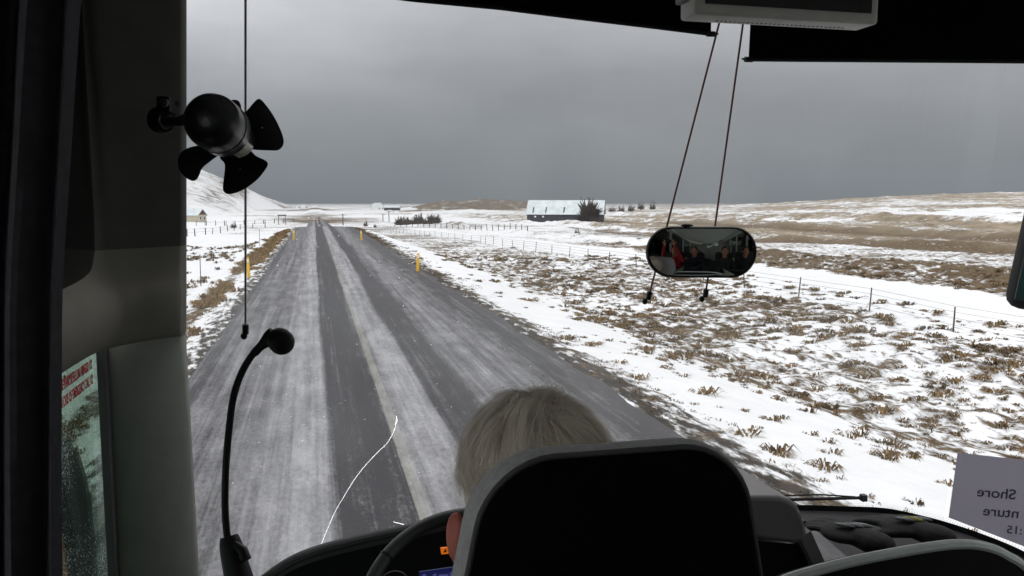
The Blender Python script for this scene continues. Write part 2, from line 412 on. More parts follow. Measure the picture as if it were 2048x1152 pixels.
nf = mth(N, L, 'MULTIPLY_ADD', nz(N, L, pos, .055, 12, .80), .34, mth(N, L, 'MULTIPLY_ADD', nz(N, L, pos, .22, 12, .82), .40, mth(N, L, 'MULTIPLY', nz(N, L, pos, 1.1, 8, .8), .26)))
vm = N.new('ShaderNodeMix'); vm.data_type = 'FLOAT'; L.new(mth(N, L, 'MULTIPLY', at.outputs['Fac'], 1.1, clamp=True), vm.inputs[0]); L.new(v, vm.inputs[2]); L.new(nf, vm.inputs[3]); v = vm.outputs[0]
thr = mth(N, L, 'MULTIPLY_ADD', ag.outputs['Fac'], -.27, .635)
fac = mth(N, L, 'MULTIPLY', mth(N, L, 'SUBTRACT', v, thr), 22, clamp=True)
cv = nz(N, L, mph.outputs['Vector'], 9, 8, .8); cvr = N.new('ShaderNodeMapRange'); cvr.inputs['From Min'].default_value = .36; cvr.inputs['From Max'].default_value = .64; L.new(cv, cvr.inputs['Value'])
grass1 = mixc(N, L, cvr.outputs['Result'], (.040, .028, .018), (.20, .140, .080))
cw = nz(N, L, pos, .16, 12, .80); cwr = N.new('ShaderNodeMapRange'); cwr.inputs['From Min'].default_value = .34; cwr.inputs['From Max'].default_value = .66; L.new(cw, cwr.inputs['Value'])
tanc = mixc(N, L, cwr.outputs['Result'], (.11, .082, .05), (.46, .38, .28))
gr = mixc(N, L, at.outputs['Fac'], grass1, tanc)
snow = mixc(N, L, nz(N, L, pos, .9, 7, .65), (.66, .67, .70), (.88, .88, .88))
agt = N.new('ShaderNodeAttribute'); agt.attribute_name = 'grit'
mpg = N.new('ShaderNodeMapping'); mpg.inputs['Scale'].default_value = (3.2, .9, 1); L.new(pos, mpg.inputs['Vector'])
gf = mth(N, L, 'MULTIPLY', mth(N, L, 'SUBTRACT', nz(N, L, mpg.outputs['Vector'], 1.6, 8, .7), mth(N, L, 'MULTIPLY_ADD', agt.outputs['Fac'], -.42, .80)), 9, clamp=True)
base = mixc(N, L, fac, snow, gr); L.new(mixc(N, L, gf, base, mixc(N, L, nz(N, L, pos, 22, 4), (.020, .019, .020), (.10, .085, .07))), B.inputs['Base Color']); B.inputs['Roughness'].default_value = .85; B.inputs['Specular IOR Level'].default_value = .15
bp = N.new('ShaderNodeBump'); bp.inputs['Strength'].default_value = .5; bp.inputs['Distance'].default_value = .16
hh = mth(N, L, 'MULTIPLY_ADD', nz(N, L, pv, 4, 5), .5, fac); L.new(hh, bp.inputs['Height']); L.new(bp.outputs['Normal'], B.inputs['Normal'])
tag(link('ground', me, gm, smooth=False), kind='structure')

# road
rm, N, L, B = nodes('snow_streaked_asphalt')
geo = N.new('ShaderNodeNewGeometry'); pos = geo.outputs['Position']
def stretch(sx, sy):
    mp = N.new('ShaderNodeMapping'); mp.inputs['Scale'].default_value = (sx, sy, 1); L.new(pos, mp.inputs['Vector']); return mp.outputs['Vector']
sep = N.new('ShaderNodeSeparateXYZ'); L.new(pos, sep.inputs[0])
wob = mth(N, L, 'MULTIPLY_ADD', nz(N, L, stretch(.6, .035), 1, 3), .5, -.25)
xw = mth(N, L, 'ADD', sep.outputs['X'], wob)
ramp = N.new('ShaderNodeValToRGB'); cr = ramp.color_ramp
u = mth(N, L, 'DIVIDE', mth(N, L, 'ADD', xw, 3.0), 8.5, clamp=True); L.new(u, ramp.inputs[0])
stops = [(-2.6, .02), (-2.1, .12), (-1.75, .40), (-1.3, .45), (-1.0, .38), (-.62, .60), (-.30, .88), (.02, .84), (.13, .10), (.40, .02), (.72, .02), (.84, .14), (1.06, .86), (1.30, .80), (1.55, .72), (1.68, .06), (2.10, .00), (2.30, .32), (2.75, .60), (3.1, .48), (3.6, .30), (4.1, .08), (4.75, .0)]
while len(cr.elements) > 1: cr.elements.remove(cr.elements[0])
cr.elements[0].position = (stops[0][0]+3)/8.5; cr.elements[0].color = (stops[0][1],)*3+(1,)
for s_, v_ in stops[1:]:
    e = cr.elements.new((s_+3)/8.5); e.color = (v_*.92, v_*.92, v_*.92, 1)
st1 = nz(N, L, stretch(7, .10), 1, 5, .6); st2 = nz(N, L, stretch(26, .16), 1, 4, .6); st3 = nz(N, L, stretch(2.6, .7), 1, 7, .7)
cov = mth(N, L, 'MULTIPLY_ADD', mth(N, L, 'SUBTRACT', st1, .5), 1.25, ramp.outputs[0])
cov = mth(N, L, 'MULTIPLY_ADD', mth(N, L, 'SUBTRACT', st2, .5), .45, cov)
cov = mth(N, L, 'MULTIPLY_ADD', mth(N, L, 'SUBTRACT', st3, .5), .9, cov)
gr_ = nz(N, L, stretch(20, 9), 1, 5, .8)
cov = mth(N, L, 'MULTIPLY_ADD', mth(N, L, 'SUBTRACT', gr_, .5), 1.1, cov, clamp=True)
asph = mixc(N, L, nz(N, L, stretch(60, 60), 1, 4), (.013, .012, .015), (.032, .029, .036))
# faint worn centre line
dx = mth(N, L, 'ABSOLUTE', mth(N, L, 'SUBTRACT', sep.outputs['X'], .95)); ln = mth(N, L, 'MULTIPLY', mth(N, L, 'LESS_THAN', dx, .065), mth(N, L, 'MULTIPLY_ADD', st3, 1.4, -.2, clamp=True))
asph = mixc(N, L, ln, asph, (.27, .26, .20))
sn = mixc(N, L, st3, (.22, .22, .235), (.48, .48, .50))
cc = mixc(N, L, mth(N, L, 'MULTIPLY_ADD', cov, 1.02, -.09, clamp=True), asph, sn)
L.new(cc, B.inputs['Base Color'])
L.new(mth(N, L, 'MULTIPLY_ADD', cov, .35, .5), B.inputs['Roughness']); B.inputs['Specular IOR Level'].default_value = .3
bp = N.new('ShaderNodeBump'); bp.inputs['Strength'].default_value = .35; bp.inputs['Distance'].default_value = .02; L.new(mth(N, L, 'ADD', cov, gr_), bp.inputs['Height']); L.new(bp.outputs['Normal'], B.inputs['Normal'])
ys = np.concatenate([np.arange(-60, 0, 3), np.arange(0, 60, .25), np.arange(60, 320, 1.0)])
rows = []
nx = 25
co = []
for y in ys:
    e1 = RL + .22*(fbm(np.array([y*.9]), np.array([3.3]), 4, 91)[0]-.5); e2 = RR + .5*(fbm(np.array([y*.7]), np.array([8.3]), 4, 92)[0]-.5)
    for i in range(nx):
        t = i/(nx-1); x = e1+(e2-e1)*t
        co.append((x, y, float(zroad(y)) + .02 - .05*(2*t-1)**2 - (.05 if i in (0, nx-1) else 0)))
co = np.array(co); idx = np.arange(len(co)).reshape(len(ys), nx)
q = np.stack([idx[:-1, :-1], idx[:-1, 1:], idx[1:, 1:], idx[1:, :-1]], -1).reshape(-1, 4)
tag(link('road', npmesh('road', co, q), rm, smooth=False), kind='structure')
def gz(x, y): return float(height(np.array([x]), np.array([y]))[0])

# ---- grass tufts (uncountable ground cover)
grm, N, L, B = nodes('dead_grass')
geo = N.new('ShaderNodeNewGeometry'); at = N.new('ShaderNodeAttribute'); at.attribute_name = 'tone'
L.new(mixc(N, L, at.outputs['Fac'], (.055, .038, .020), (.27, .180, .090)), B.inputs['Base Color']); B.inputs['Roughness'].default_value = .8; B.inputs['Specular IOR Level'].default_value = .1
def scatter(x0, x1, y0, y1, step, dens, size, tone, name, label, nb=22, flop=.5, tall=1.0):
    gx, gy = np.meshgrid(np.arange(x0, x1, step), np.arange(y0, y1, step)); xs = gx.ravel()+rng.uniform(-.5, .5, gx.size)*step*1.3; ys_ = gy.ravel()+rng.uniform(-.5, .5, gx.size)*step*1.3
    azz = np.degrees(np.arctan2(xs, ys_)); vis = (azz > -26) & (azz < 50) & (np.hypot(xs, ys_) > 4)
    keep = vis & (rng.random(len(xs)) < dens(xs, ys_)); xs = xs[keep]; ys_ = ys_[keep]; n = len(xs)
    zs = height(xs, ys_)-.012; sz = size(n)*(1+ys_/130)
    m = n*nb; rp = lambda v: np.repeat(v, nb)
    s = rp(sz); a = rng.uniform(0, 2*PI, m); rad = s*.30*np.sqrt(rng.random(m)); el = 1+rp(rng.uniform(0, 1.4, n))
    bx = rp(xs)+rad*np.cos(a)*el; by = rp(ys_)+rad*np.sin(a); cz = rp(zs)
    lean = rp(rng.normal(flop, .25, n))
    dx = np.cos(a)*.8*el**.5 - lean + rng.normal(0, .15, m); dy = np.sin(a)*.8 - .15 + rng.normal(0, .15, m)
    Lb = s*rng.uniform(.25, .62, m); hgt = s*rng.uniform(.18, .50, m)*tall
    wv = s*rng.uniform(.014, .032, m)*(1+rp(ys_)/28)
    px_, py_ = -dy, dx; nn = np.hypot(px_, py_)+1e-6; px_ /= nn; py_ /= nn
    def ring(t, hz, w): return np.stack([bx+dx*Lb*t+px_*w, by+dy*Lb*t+py_*w, cz-.03+hz], -1)
    v = [ring(0, hgt*.35, -wv), ring(0, hgt*.35, wv), ring(.42, hgt+.03, -wv), ring(.42, hgt+.03, wv), ring(1, hgt*.25+.02, -wv*.15), ring(1, hgt*.25+.02, wv*.15)]
    co = np.stack(v, 1).reshape(-1, 3); b = np.arange(m)[:, None]*6
    q = np.concatenate([b+np.array([[0, 1, 3, 2]]), b+np.array([[2, 3, 5, 4]])])
    me = npmesh(name, co, q, False)
    at = me.attributes.new('tone', 'FLOAT', 'POINT')
    tv = np.clip(tone + rp(rng.normal(0, .16, n)) + rng.normal(0, .16, m), 0, 1)
    at.data.foreach_set('value', np.repeat(tv, 6).astype(np.float32))
    return tag(link(name, me, grm, smooth=False), label, 'grass', kind='stuff')
def dR(x, y):
    c = fbm(x/3.5, y/3.5, 3, 51); w = (fbm(y/11, x/11, 3, 61)-.5)*4; xx = x+w
    d = np.where(xx < 9.0, .06+.22*sm(.5, .65, c), np.where(xx < 19, .30+.6*sm(.38, .6, c), np.where(xx < 24.0, .25+.6*sm(.5, .65, c), np.where(xx < 29.5, .0, .15+.6*sm(.42, .6, c)))))
    return np.clip(d, 0, 1)*(.35+.65*sm(6, 20, np.degrees(np.arctan2(x, y))))*(1-.6*sm(22, 45, y))
scatter(5.6, 42, 3, 62, .38, dR, lambda n: rng.gamma(3.0, .062, n).clip(.08, .46), .42, 'grass_tufts', 'brown dead grass tussocks poking through the snow right of the road', nb=34, tall=.62)
scatter(RL-1.9, RL-.3, 2, 95, .22, lambda x, y: .9*np.exp(-((x-(RL-1.0))/.42)**2)*sm(.35, .55, fbm(y/2.5, x/1.2, 2, 55)), lambda n: rng.uniform(.14, .34, n), .8, 'roadside_grass', 'ochre grass leaning over the left edge of the road', nb=26, flop=.9)
scatter(-26, RL-2.2, 6, 80, .6, lambda x, y: .10+.75*sm(.5, .62, fbm(x/2.5, y/5, 3, 56)), lambda n: rng.uniform(.12, .3, n), .3, 'field_grass', 'thin brown grass showing in the snowfield left of the road', nb=14)
scatter(RR+.05, RR+1.7, 3, 100, .17, lambda x, y: .7*sm(1.6, .1, x-RR)*sm(.4, .55, fbm(y/1.6, x/1.6, 2, 57)), lambda n: rng.uniform(.05, .15, n), .15, 'verge_grass', 'short dark grass and grit along the right edge of the road', nb=12, tall=.6)

# ------------------------------------------------------------------ things outside
def copy_tree(o, parent=None):
    c = o.copy(); COL.objects.link(c)
    if parent: c.parent = parent
    for ch in list(o.children): copy_tree(ch, c)
    return c
# yellow marker posts
def marker():
    r = empty('marker_post', (0, 0, 0), 'x', 'marker post', 'yellow marker posts along the road')
    b = MB(); b.box((0, 0, .36), (.13, .05, .82), bev=.012); b.box((0, 0, .80), (.10, .045, .06), bev=.012); b.build('post', M['yellow'], r)
    MB().box((0, -.029, .68), (.07, .008, .14), bev=.002).build('reflector', M['whitepaint'], r)
    return r
mk = marker()
for i, (px, py, z, ti, lb) in enumerate([(835, 543, -.03, .05, 'yellow marker post on the right verge, nearest of the right hand ones'), (723, 482, -.05, -.04, 'small far yellow marker post on the right verge'),
                        (498, 556, -.10, -.05, 'yellow marker post in ochre grass on the left verge, nearest on that side'), (587, 483, -.12, .06, 'distant yellow marker post in grass on the left verge')]):
    o = mk if i == 0 else copy_tree(mk)
    p = onZ(px, py, z); o.location = (p.x, p.y, gz(p.x, p.y)); o.rotation_euler = (.02, ti, .1*i); o['label'] = lb
# fences
def post_mesh(h, r):
    b = MB(); b.tube([(0, 0, -.3), (0, 0, h*.5), (.01, 0, h)], [r, r*.95, r*.85], 7); return b.mesh('post')
def fence(name, pts, h, r, wires, label, group=None, jit=.05):
    root = empty(name, (pts[0][0], pts[0][1], gz(*pts[0])), label, 'fence', group)
    base = Vector(root.location); me = post_mesh(h, r); me.materials.append(M['wood']); tops = []
    for i, (x, y) in enumerate(pts):
        o = bpy.data.objects.new('post', me); COL.objects.link(o); o.parent = root
        z = gz(x, y); o.location = Vector((x, y, z))-base
        sc = random.uniform(.85, 1.12); o.scale = (random.uniform(.8, 1.3), 1, sc); o.rotation_euler = (random.gauss(0, jit), random.gauss(0, jit), random.random()*6)
        tops.append((x, y, z, sc))
    for w in wires:
        b = MB(); b.tube([(x, y, z+h*w) for x, y, z, s in tops], [.003 + .00010*abs(y) for x, y, z, s in tops], 4); b.build('wire', M['wire'], root)
    return root
fr = []
y = 9.0
while y < 95:
    fr.append((19.6+.5*math.sin(y*.06), y)); y += 4.6*random.uniform(.9, 1.1)
y0 = y
while y < 220:
    fr.append((19.6-(y-y0)*.035, y)); y += 5.2
fence('wire_fence', fr, .92, .027, (.25, .5, .72, .93), 'long wire fence on thin posts crossing the snow right of the road')
fl = [(onZ(px, py, -2.6).x, onZ(px, py, -2.6).y) for px, py in ((374, 474), (390, 470), (411, 463), (425, 460), (441, 457), (455, 454), (468, 452), (480, 450), (505, 448), (530, 447))]
fence('wire_fence', fl, 1.35, .09, (.5, .9), 'short wire fence with dark posts below the small cream farmhouse')
fe = []
for k in range(16):
    p = onZ(392 + k*13.0 + 6*math.sin(k*2.1), 446-.4*k, -3.2); fe.append((p.x, p.y))
fence('wire_fence', fe, 1.5, .11, (.7,), 'distant fence beyond the side road and sign frame on the left')
fm = []
for k in range(24):
    p = onZ(790 + k*11.5, 449.5 + k*.75, -3.3); fm.append((p.x, p.y))
fence('wire_fence', fm, 1.3, .085, (.6,), 'distant row of thin fence posts in front of the bare bushes')
# thin snow poles on the left
pm = post_mesh(1.3, .018); pm.materials.append(M['wood'])
for px, py, lb in ((403, 600, 'thin bare stake standing in snow nearest the window pillar'), (520, 510, 'thin bare stake in the snow near the left verge'), (533, 700, None)):
    if lb is None: continue
    p = onZ(px, py, -1.0); o = bpy.data.objects.new('stake', pm); COL.objects.link(o); o.location = (p.x, p.y, gz(p.x, p.y)); tag(o, lb, 'stake', 'thin stakes in the left field')
# sign frame
p1 = onZ(557, 445, -3.2); p2 = onZ(571.5, 445, -3.2)
r = empty('sign_frame', (p1.x, p1.y, gz(p1.x, p1.y)), 'dark square sign frame on two posts beside the side road', 'sign')
sp = (p2-p1).length; hz = sp*1.35; zz = min(gz(p1.x, p1.y), gz(p2.x, p2.y))
for p in (p1, p2): MB().tube([(p.x, p.y, zz-.3), (p.x, p.y, zz+hz)], .09, 8).build('post', M['wood'], r)
MB().box(((p1.x+p2.x)/2, (p1.y+p2.y)/2, zz+hz-.1), (sp+.3, .12, .38)).build('board', M['wood'], r)
# utility poles
def pole(px, py, z, h, lb):
    p = onZ(px, py, z); g = gz(p.x, p.y); r = empty('utility_pole', (p.x, p.y, g), lb, 'pole', 'wooden utility poles on the plain')
    MB().tube([(p.x, p.y, g-.5), (p.x, p.y, g+h)], [.16, .12], 8).build('shaft', M['wood'], r)
    MB().box((p.x, p.y, g+h-.3), (1.6, .1, .12)).build('crossarm', M['wood'], r)
pole(778, 441, -3.6, 4.2, 'short wooden pole on the plain left of the bare brown bushes')
pole(766, 440, -3.6, 3.0, 'smallest wooden pole, left of the bushes on the plain')
pole(638, 445, -3.2, 2.6, 'wooden pole standing just over the brow of the road')
pole(686, 446, -3.2, 3.4, 'wooden pole right of where the road disappears')
# farmhouse
def house(name, base, wdt, lng, eave, ridge, rot, label, wallm, roofm, gablem, win=2, chimney=False):
    r = empty(name, base, label, 'house' if 'house' in name else 'building')
    R3 = Matrix.Rotation(rot, 3, 'Z'); B0 = Vector(base)
    def T(x, y, z): return B0 + R3@Vector((x, y, z))
    hw = wdt/2
    b = MB()    # walls: gable end at y=0, body behind
    for (a, c) in (((-hw, 0), (hw, 0)), ((hw, 0), (hw, lng)), ((hw, lng), (-hw, lng)), ((-hw, lng), (-hw, 0))):
        b.add([T(a[0], a[1], -1), T(c[0], c[1], -1), T(c[0], c[1], eave), T(a[0], a[1], eave)], [(0, 1, 2, 3)])
    b.build('wall', wallm, r, smooth=False)
    for yy in (0, lng):
        b = MB(); b.plate([T(-hw, yy, eave), T(hw, yy, eave), T(0, yy, ridge)], R3@Vector((0, .12 if yy == 0 else -.12, 0))); b.build('gable', gablem, r, smooth=False)
    b = MB(); o = .35; sl = (ridge-eave)/hw
    for s in (-1, 1):
        b.plate([T(s*(hw+o), -o, eave-o*sl+.06), T(s*(hw+o), lng+o, eave-o*sl+.06), T(0, lng+o, ridge+.06), T(0, -o, ridge+.06)], (0, 0, .16))
    b.build('roof', roofm, r, smooth=False)
    for k in range(win):
        x = -hw + wdt*(k+.5)/win
        f = MB(); f.box(T(x, -.03, eave*.55), (wdt*.2, .08, eave*.5), R3); fo = f.build('window', M['whitepaint'], r, smooth=False)
        MB().box(T(x, -.08, eave*.55), (wdt*.14, .04, eave*.42), R3).build('pane', M['glassdark'], fo, smooth=False)
    if chimney:
        MB().box(T(0, lng*.5, ridge+.4), (.5, .5, .9), R3).build('chimney', M['cream'], r, smooth=False)
    return r, T
p = P(405, 441, 290)
house('farmhouse', (p.x, p.y, gz(p.x, p.y)), 3.4, 11, 2.6, 4.5, .80, 'small cream farmhouse with snowy roof and red brown gable below the hill', M['cream'], M['snowroof'], M['brownroof'], 2)
# barn : long side towards the road
p = onZ(1054, 443, -4.2); g = gz(p.x, p.y) 
pr = P(1205, 443, (p-CAM).dot(fw)*.985); d = Vector((pr.x-p.x, pr.y-p.y, 0)); Lb = d.length; rot = math.atan2(d.y, d.x)
r = empty('barn', (p.x, p.y, g), 'long dark barn with a snow dusted roof out on the plain', 'barn'); R3 = Matrix.Rotation(rot, 3, 'Z'); B0 = Vector((p.x, p.y, g))
T = lambda x, y, z: B0 + R3@Vector((x, y, z))
Wb = 13; ev = 3.3; rg = 8.3
b = MB(); b.box(T(Lb/2, Wb/2, ev/2-.5), (Lb, Wb, ev+1), R3); b.build('wall', M['barnwall'], r, smooth=False)
for xx in (0, Lb):
    MB().plate([T(xx, .02, ev), T(xx, Wb-.02, ev), T(xx, Wb/2, rg)], R3@Vector((.1 if xx == 0 else -.1, 0, 0))).build('gable', M['barnwall'], r, smooth=False)
b = MB()
for s in (0, 1):
    yb = -.5 if s == 0 else Wb+.5
    b.plate([T(-.5, yb, ev-.25), T(Lb+.5, yb, ev-.25), T(Lb+.5, Wb/2, rg), T(-.5, Wb/2, rg)], (0, 0, .15))
b.build('roof', M['snowroof'], r, smooth=False)
for k in (.07, .24, .48, .72):   # roof lights in the snow
    x = Lb*k; sl = (rg-ev+.25)/(Wb/2+.5)
    MB().plate([T(x, .2, ev-.25+.7*sl+.17), T(x+.45, .2, ev-.25+.7*sl+.17), T(x+.45, 2.9, ev-.25+3.4*sl+.17), T(x, 2.9, ev-.25+3.4*sl+.17)], (0, 0, .06)).build('roof_light', M['barnwall'], r, smooth=False)
for k in (.11, .215):
    MB().box(T(Lb*k, -.04, 2.3), (.7, .1, .6), R3).build('window', M['whitepaint'], r, smooth=False)
# distant buildings
for (px, py, d, w, l, e, rg_, rot, lb, wm) in ((762, 414, 900, 9, 14, 4, 8, .5, 'tiny pale farmhouse with a peaked roof far out on the plain', M['whitepaint']), (748, 413, 930, 5, 6, 6, 7, .2, 'tiny dark block of a building beside the far farmhouse', M['barnwall']),
                       (606, 411, 1300, 22, 10, 4, 6, 0.1, 'faint low white building on the horizon above the road', M['whitepaint']), (800, 416, 850, 5, 16, 3, 5, 1.3, 'tiny low shed right of the far farmhouse', M['barnwall'])):
    p = P(px, py, d); house('farm_building' if 'house' not in lb else 'farmhouse', (p.x, p.y, gz(p.x, p.y)), w, l, e, rg_, rot, lb, wm, M['snowroof'], wm, 2)
# bare shrubs
def shrub(base, h, wd, label, group, dens=110, name='bare_shrub', matl='twig', wob=.35):
    r = empty(name, base, label, 'shrub', group); b0 = Vector(base); b = MB(); st = MB()
    for k in range(5):
        a = random.uniform(0, 6.28); st.tube([b0+Vector((0, 0, -.3)), b0+Vector((math.cos(a)*wd*.25, math.sin(a)*wd*.25, h*.5))], [.06*h/2, .03*h/2], 5)
    st.build('trunk', M['bark'], r)
    n = dens; a = rng.uniform(0, 2*PI, n); e = rng.uniform(.15, 1, n); Lr = rng.uniform(.5, 1, n)
    A_ = np.stack([np.cos(a)*wd*.25*rng.random(n), np.sin(a)*wd*.25*rng.random(n), h*.15*rng.random(n)], -1)
    el = np.arcsin(rng.random(n)**1.3); Lr = rng.uniform(.35, 1, n)**.6*(.85+.25*np.sin(a*3+el*5)); E_ = np.stack([np.cos(a)*wd*.5*np.cos(el)*Lr, np.sin(a)*wd*.5*np.cos(el)*Lr, h*(.12+.88*np.sin(el))*Lr], -1)+rng.normal(0, wob*.1*h, (n, 3))
    M_ = (A_+E_)/2+np.array([0, 0, .12*h]); w = np.array([[.02, .012, 0]])*h
    co = []; 
    for u_, v_ in ((A_, M_), (M_, E_)): co.append(np.stack([u_-w, u_+w, v_+w*.6, v_-w*.6], 1).reshape(-1, 3))
    co = np.concatenate(co); q = np.arange(len(co)).reshape(-1, 4)
    link('crown', npmesh('crown', co, q, False), M[matl], r, smooth=False); return r
p = P(1178, 445, 262); tr_ = shrub((p.x, p.y, gz(p.x, p.y)), 7.6, 9.5, 'rounded brown leafless tree standing at the right end of the barn', None, 1500, 'bare_tree', wob=.9); tr_['category'] = 'tree'
k = 0
where = ['leftmost', 'second', 'third', 'fourth', 'fifth', 'sixth', 'seventh', 'eighth', 'ninth']
for px in (800, 813, 826, 838, 850, 861, 873):
    p = P(px, 446, 255+4*k); shrub((p.x, p.y, gz(p.x, p.y)), random.uniform(1.7, 3.7), random.uniform(3.8, 6), f'bare brown bush in the distant hedge row, {where[k]} from the road', 'bare bushes on the plain', 420); k += 1
for px, py, h, lb in ((731, 447, 1.8, 'low bare bush close to the brow of the road on the right'), (750, 449, 1.2, 'small bare bush right of the bush by the brow'), (467, 449, 2.2, 'bare bush at the far end of the farmhouse fence'), (1155, 478, 1.3, 'low brown bush in the snow below the barn')):
    p = onZ(px, py, -3.0 if py < 460 else -2.6); shrub((p.x, p.y, gz(p.x, p.y)), h, h*1.3, lb, None, 90)
for i, px in enumerate((1224, 1243, 1262, 1282, 1305)):
    p = P(px, 415, 560+20*i); shrub((p.x, p.y, gz(p.x, p.y)), random.uniform(5, 8), 9, f'dark bare bush in the far clump right of the barn, {where[i]} from the barn', 'far clump of bushes', 120)

# ------------------------------------------------------------------ BUS
BCX = .78
def wsy(x, z): 
    t = (x-BCX)/1.30; t = max(-1.05, min(1.05, t))
    return 2.52 - .14*t*t - (.34 if t > 0 else .12)*t**6 - .10*(z-2.1)
def W(px, py, inset=0.0):
    r_ = ray(px, py); y = 2.3
    for _ in range(30):
        p = CAM + r_*(y/r_.y); y = .5*y + .5*(wsy(p.x, p.z)-inset)
    return CAM + r_*(y/r_.y)
bus = empty('bus', (BCX, 0, 0.9), 'dark interior and body of the coach the photo is taken from, with windscreen and dashboard', 'bus')
XL, XR = -.52, 2.08
# windscreen
rows = []
for i in range(24):
    z = 1.2+ (3.72-1.2)*i/23
    rows.append([(x, wsy(x, z), z) for x in [XL+.13+(XR-XL-.23)*k/40 for k in range(41)]])
ws = MB().grid(rows).build('windscreen', M['ws'], bus, fix=False)
# crack
b = MB(); pts = spline([W(x, y, .004) for x, y in ((793, 832), (790, 856), (776, 884), (758, 902), (735, 926), (711, 956), (688, 993), (668, 1028), (643, 1087), (632, 1112))], 6)
b.tube(pts, .0007, 5); b.tube([W(793, 832, .004), W(795, 842, .004), W(789, 850, .004)], .0006, 4)
b.tube([W(787, 1044, .004), W(800, 1047, .004), W(819, 1052, .004)], .0009, 4); b.tube([W(806, 1054, .004), W(819, 1052, .004)], .0009, 4)
b.build('crack', M['crack'], ws)
dr_ = np.random.default_rng(11); b = MB()
for k in range(330):
    x_ = dr_.uniform(380, 1900); y_ = dr_.uniform(430, 1100)
    if dr_.random() > (.9 if x_ < 950 else .35): continue
    b.ell(W(x_, y_, .002), (dr_.uniform(.0004, .0010),)*3, n=5, m=4)
tag(b.build('water_droplets', M['crack'], ws), kind='stuff')
# dotted black border along the windscreen foot
b = MB()
fr_pts = [(1420, 1022), (1500, 1016), (1590, 1010), (1680, 1012), (1770, 1016), (1840, 1030), (1900, 1046), (1960, 1066), (2030, 1094), (2100, 1130)]
sp_ = spline([W(x, y, .006) for x, y in fr_pts], 6)
b.grid([[p_+Vector((0, 0, -.035)) for p_ in sp_], sp_])
b.build('frit_band', M['black'], ws, fix=False)
b = MB(); tot = [(sp_[i], sp_[i+1]) for i in range(len(sp_)-1)]
for a_, c_ in tot:
    L_ = (c_-a_).length; n_ = max(1, int(L_/.006))
    for j in range(n_):
        pt = a_.lerp(c_, j/n_)
        for rrw in range(3):
            q_ = pt + Vector((.003*(rrw % 2), 0, .004+rrw*.0055)); s_ = .0016-.0004*rrw
            b.add([q_+Vector((-s_, 0, 0)), q_+Vector((0, 0, -s_)), q_+Vector((s_, 0, 0)), q_+Vector((0, 0, s_))], [(0, 1, 2, 3)])
b.build('frit_dots', M['black'], ws, smooth=False, fix=False)
# bus shell : side walls with window openings, roof, floor, rear
def wallx(x, y0, y1, z0, z1, t=.04): 
    return dict(c=(x+ (t/2 if x > 1 else -t/2), (y0+y1)/2, (z0+z1)/2), s=(t, y1-y0, z1-z0))
def shell(name, parts, m): 
    b = MB()
    for d in parts: b.box(d['c'], d['s'])
    return b.build(name, m, bus, smooth=False)
YB = -9.5
shell('side_wall', [wallx(XR, YB, 1.55, .9, 2.2), wallx(XR, YB, 1.55, 3.35, 3.75), wallx(XR, 1.55, 1.95, .9, 1.9)] + [wallx(XR, y, y+.12, 2.2, 3.35) for y in (-9.5, -7.9, -6.3, -4.7, -3.1, -1.5, .1, 1.43)], M['trimdark'])
shell('side_wall', [wallx(XL, YB, 1.2, .9, 2.2), wallx(XL, YB, 1.2, 3.35, 3.75), wallx(XL, 1.2, 2.2, .9, 1.75)] + [wallx(XL, y, y+.12, 2.2, 3.35) for y in (-9.5, -7.9, -6.3, -4.7, -3.1, -1.5, -.1, .62, 1.1)], M['trimdark'])
for x in (XL-.02, XR+.02):
    for (y0, y1) in ((-9.38, -7.9), (-7.78, -6.3), (-6.18, -4.7), (-4.58, -3.1), (-2.98, -1.5), (-1.38, -.1 if x < 0 else .1), (.02 if x < 0 else .22, .62 if x < 0 else 1.43)) :
        MB().box((x, (y0+y1)/2, 2.775), (.008, y1-y0-.005, 1.145)).build('window', M['tint'], bus, smooth=False)
MB().box((BCX, (YB+2.15)/2, 3.78), (XR-XL+.1, 2.15-YB, .06)).build('ceiling', M['roofin'], bus, smooth=False)
MB().box((BCX, YB/2+.6, .92), (XR-XL, -YB+1.2, .05)).build('floor', M['dark'], bus, smooth=False)
MB().box((BCX, 1.9, 1.12), (XR-XL, 1.0, .05)).build('floor', M['dark'], bus, smooth=False)
MB().box((BCX, -.08, 1.45), (XR-XL, .03, 1.0)).build('step_panel', M['dark'], bus, smooth=False)
shell('rear_wall', [dict(c=(BCX, YB-.02, 1.9), s=(XR-XL+.1, .04, 2.0)), dict(c=(BCX, YB-.02, 3.6), s=(XR-XL+.1, .04, .4)), dict(c=(XL+.3, YB-.02, 3.15), s=(.6, .04, .5)), dict(c=(XR-.3, YB-.02, 3.15), s=(.6, .04, .5))], M['trimdark'])
MB().box((BCX, YB-.02, 3.15), (1.4, .008, .5)).build('rear_window', glass('rear_glass', (.6, .65, .62)), bus, smooth=False)
for x in (XL+.2, XR-.2):
    b = MB(); b.box((x, -4.2, 3.6), (.42, 8.6, .2), bev=.05); b.build('luggage_rack', M['roofin'], bus)
# header above windscreen and outer nose below
b = MB()
b.grid([[(x, wsy(x, 3.72)+dy, z) for x in [XL+(XR-XL)*k/20 for k in range(21)]] for dy, z in ((.0, 3.72), (-.10, 3.66), (-.32, 3.70), (-.5, 3.78))]); b.build('header', M['dark'], bus)
b = MB(); b.grid([[(x, wsy(x, 1.2)+.01, z) for x in [XL+(XR-XL)*k/20 for k in range(21)]] for z in (.4, 1.2)]); b.build('front_panel', M['dark'], bus)
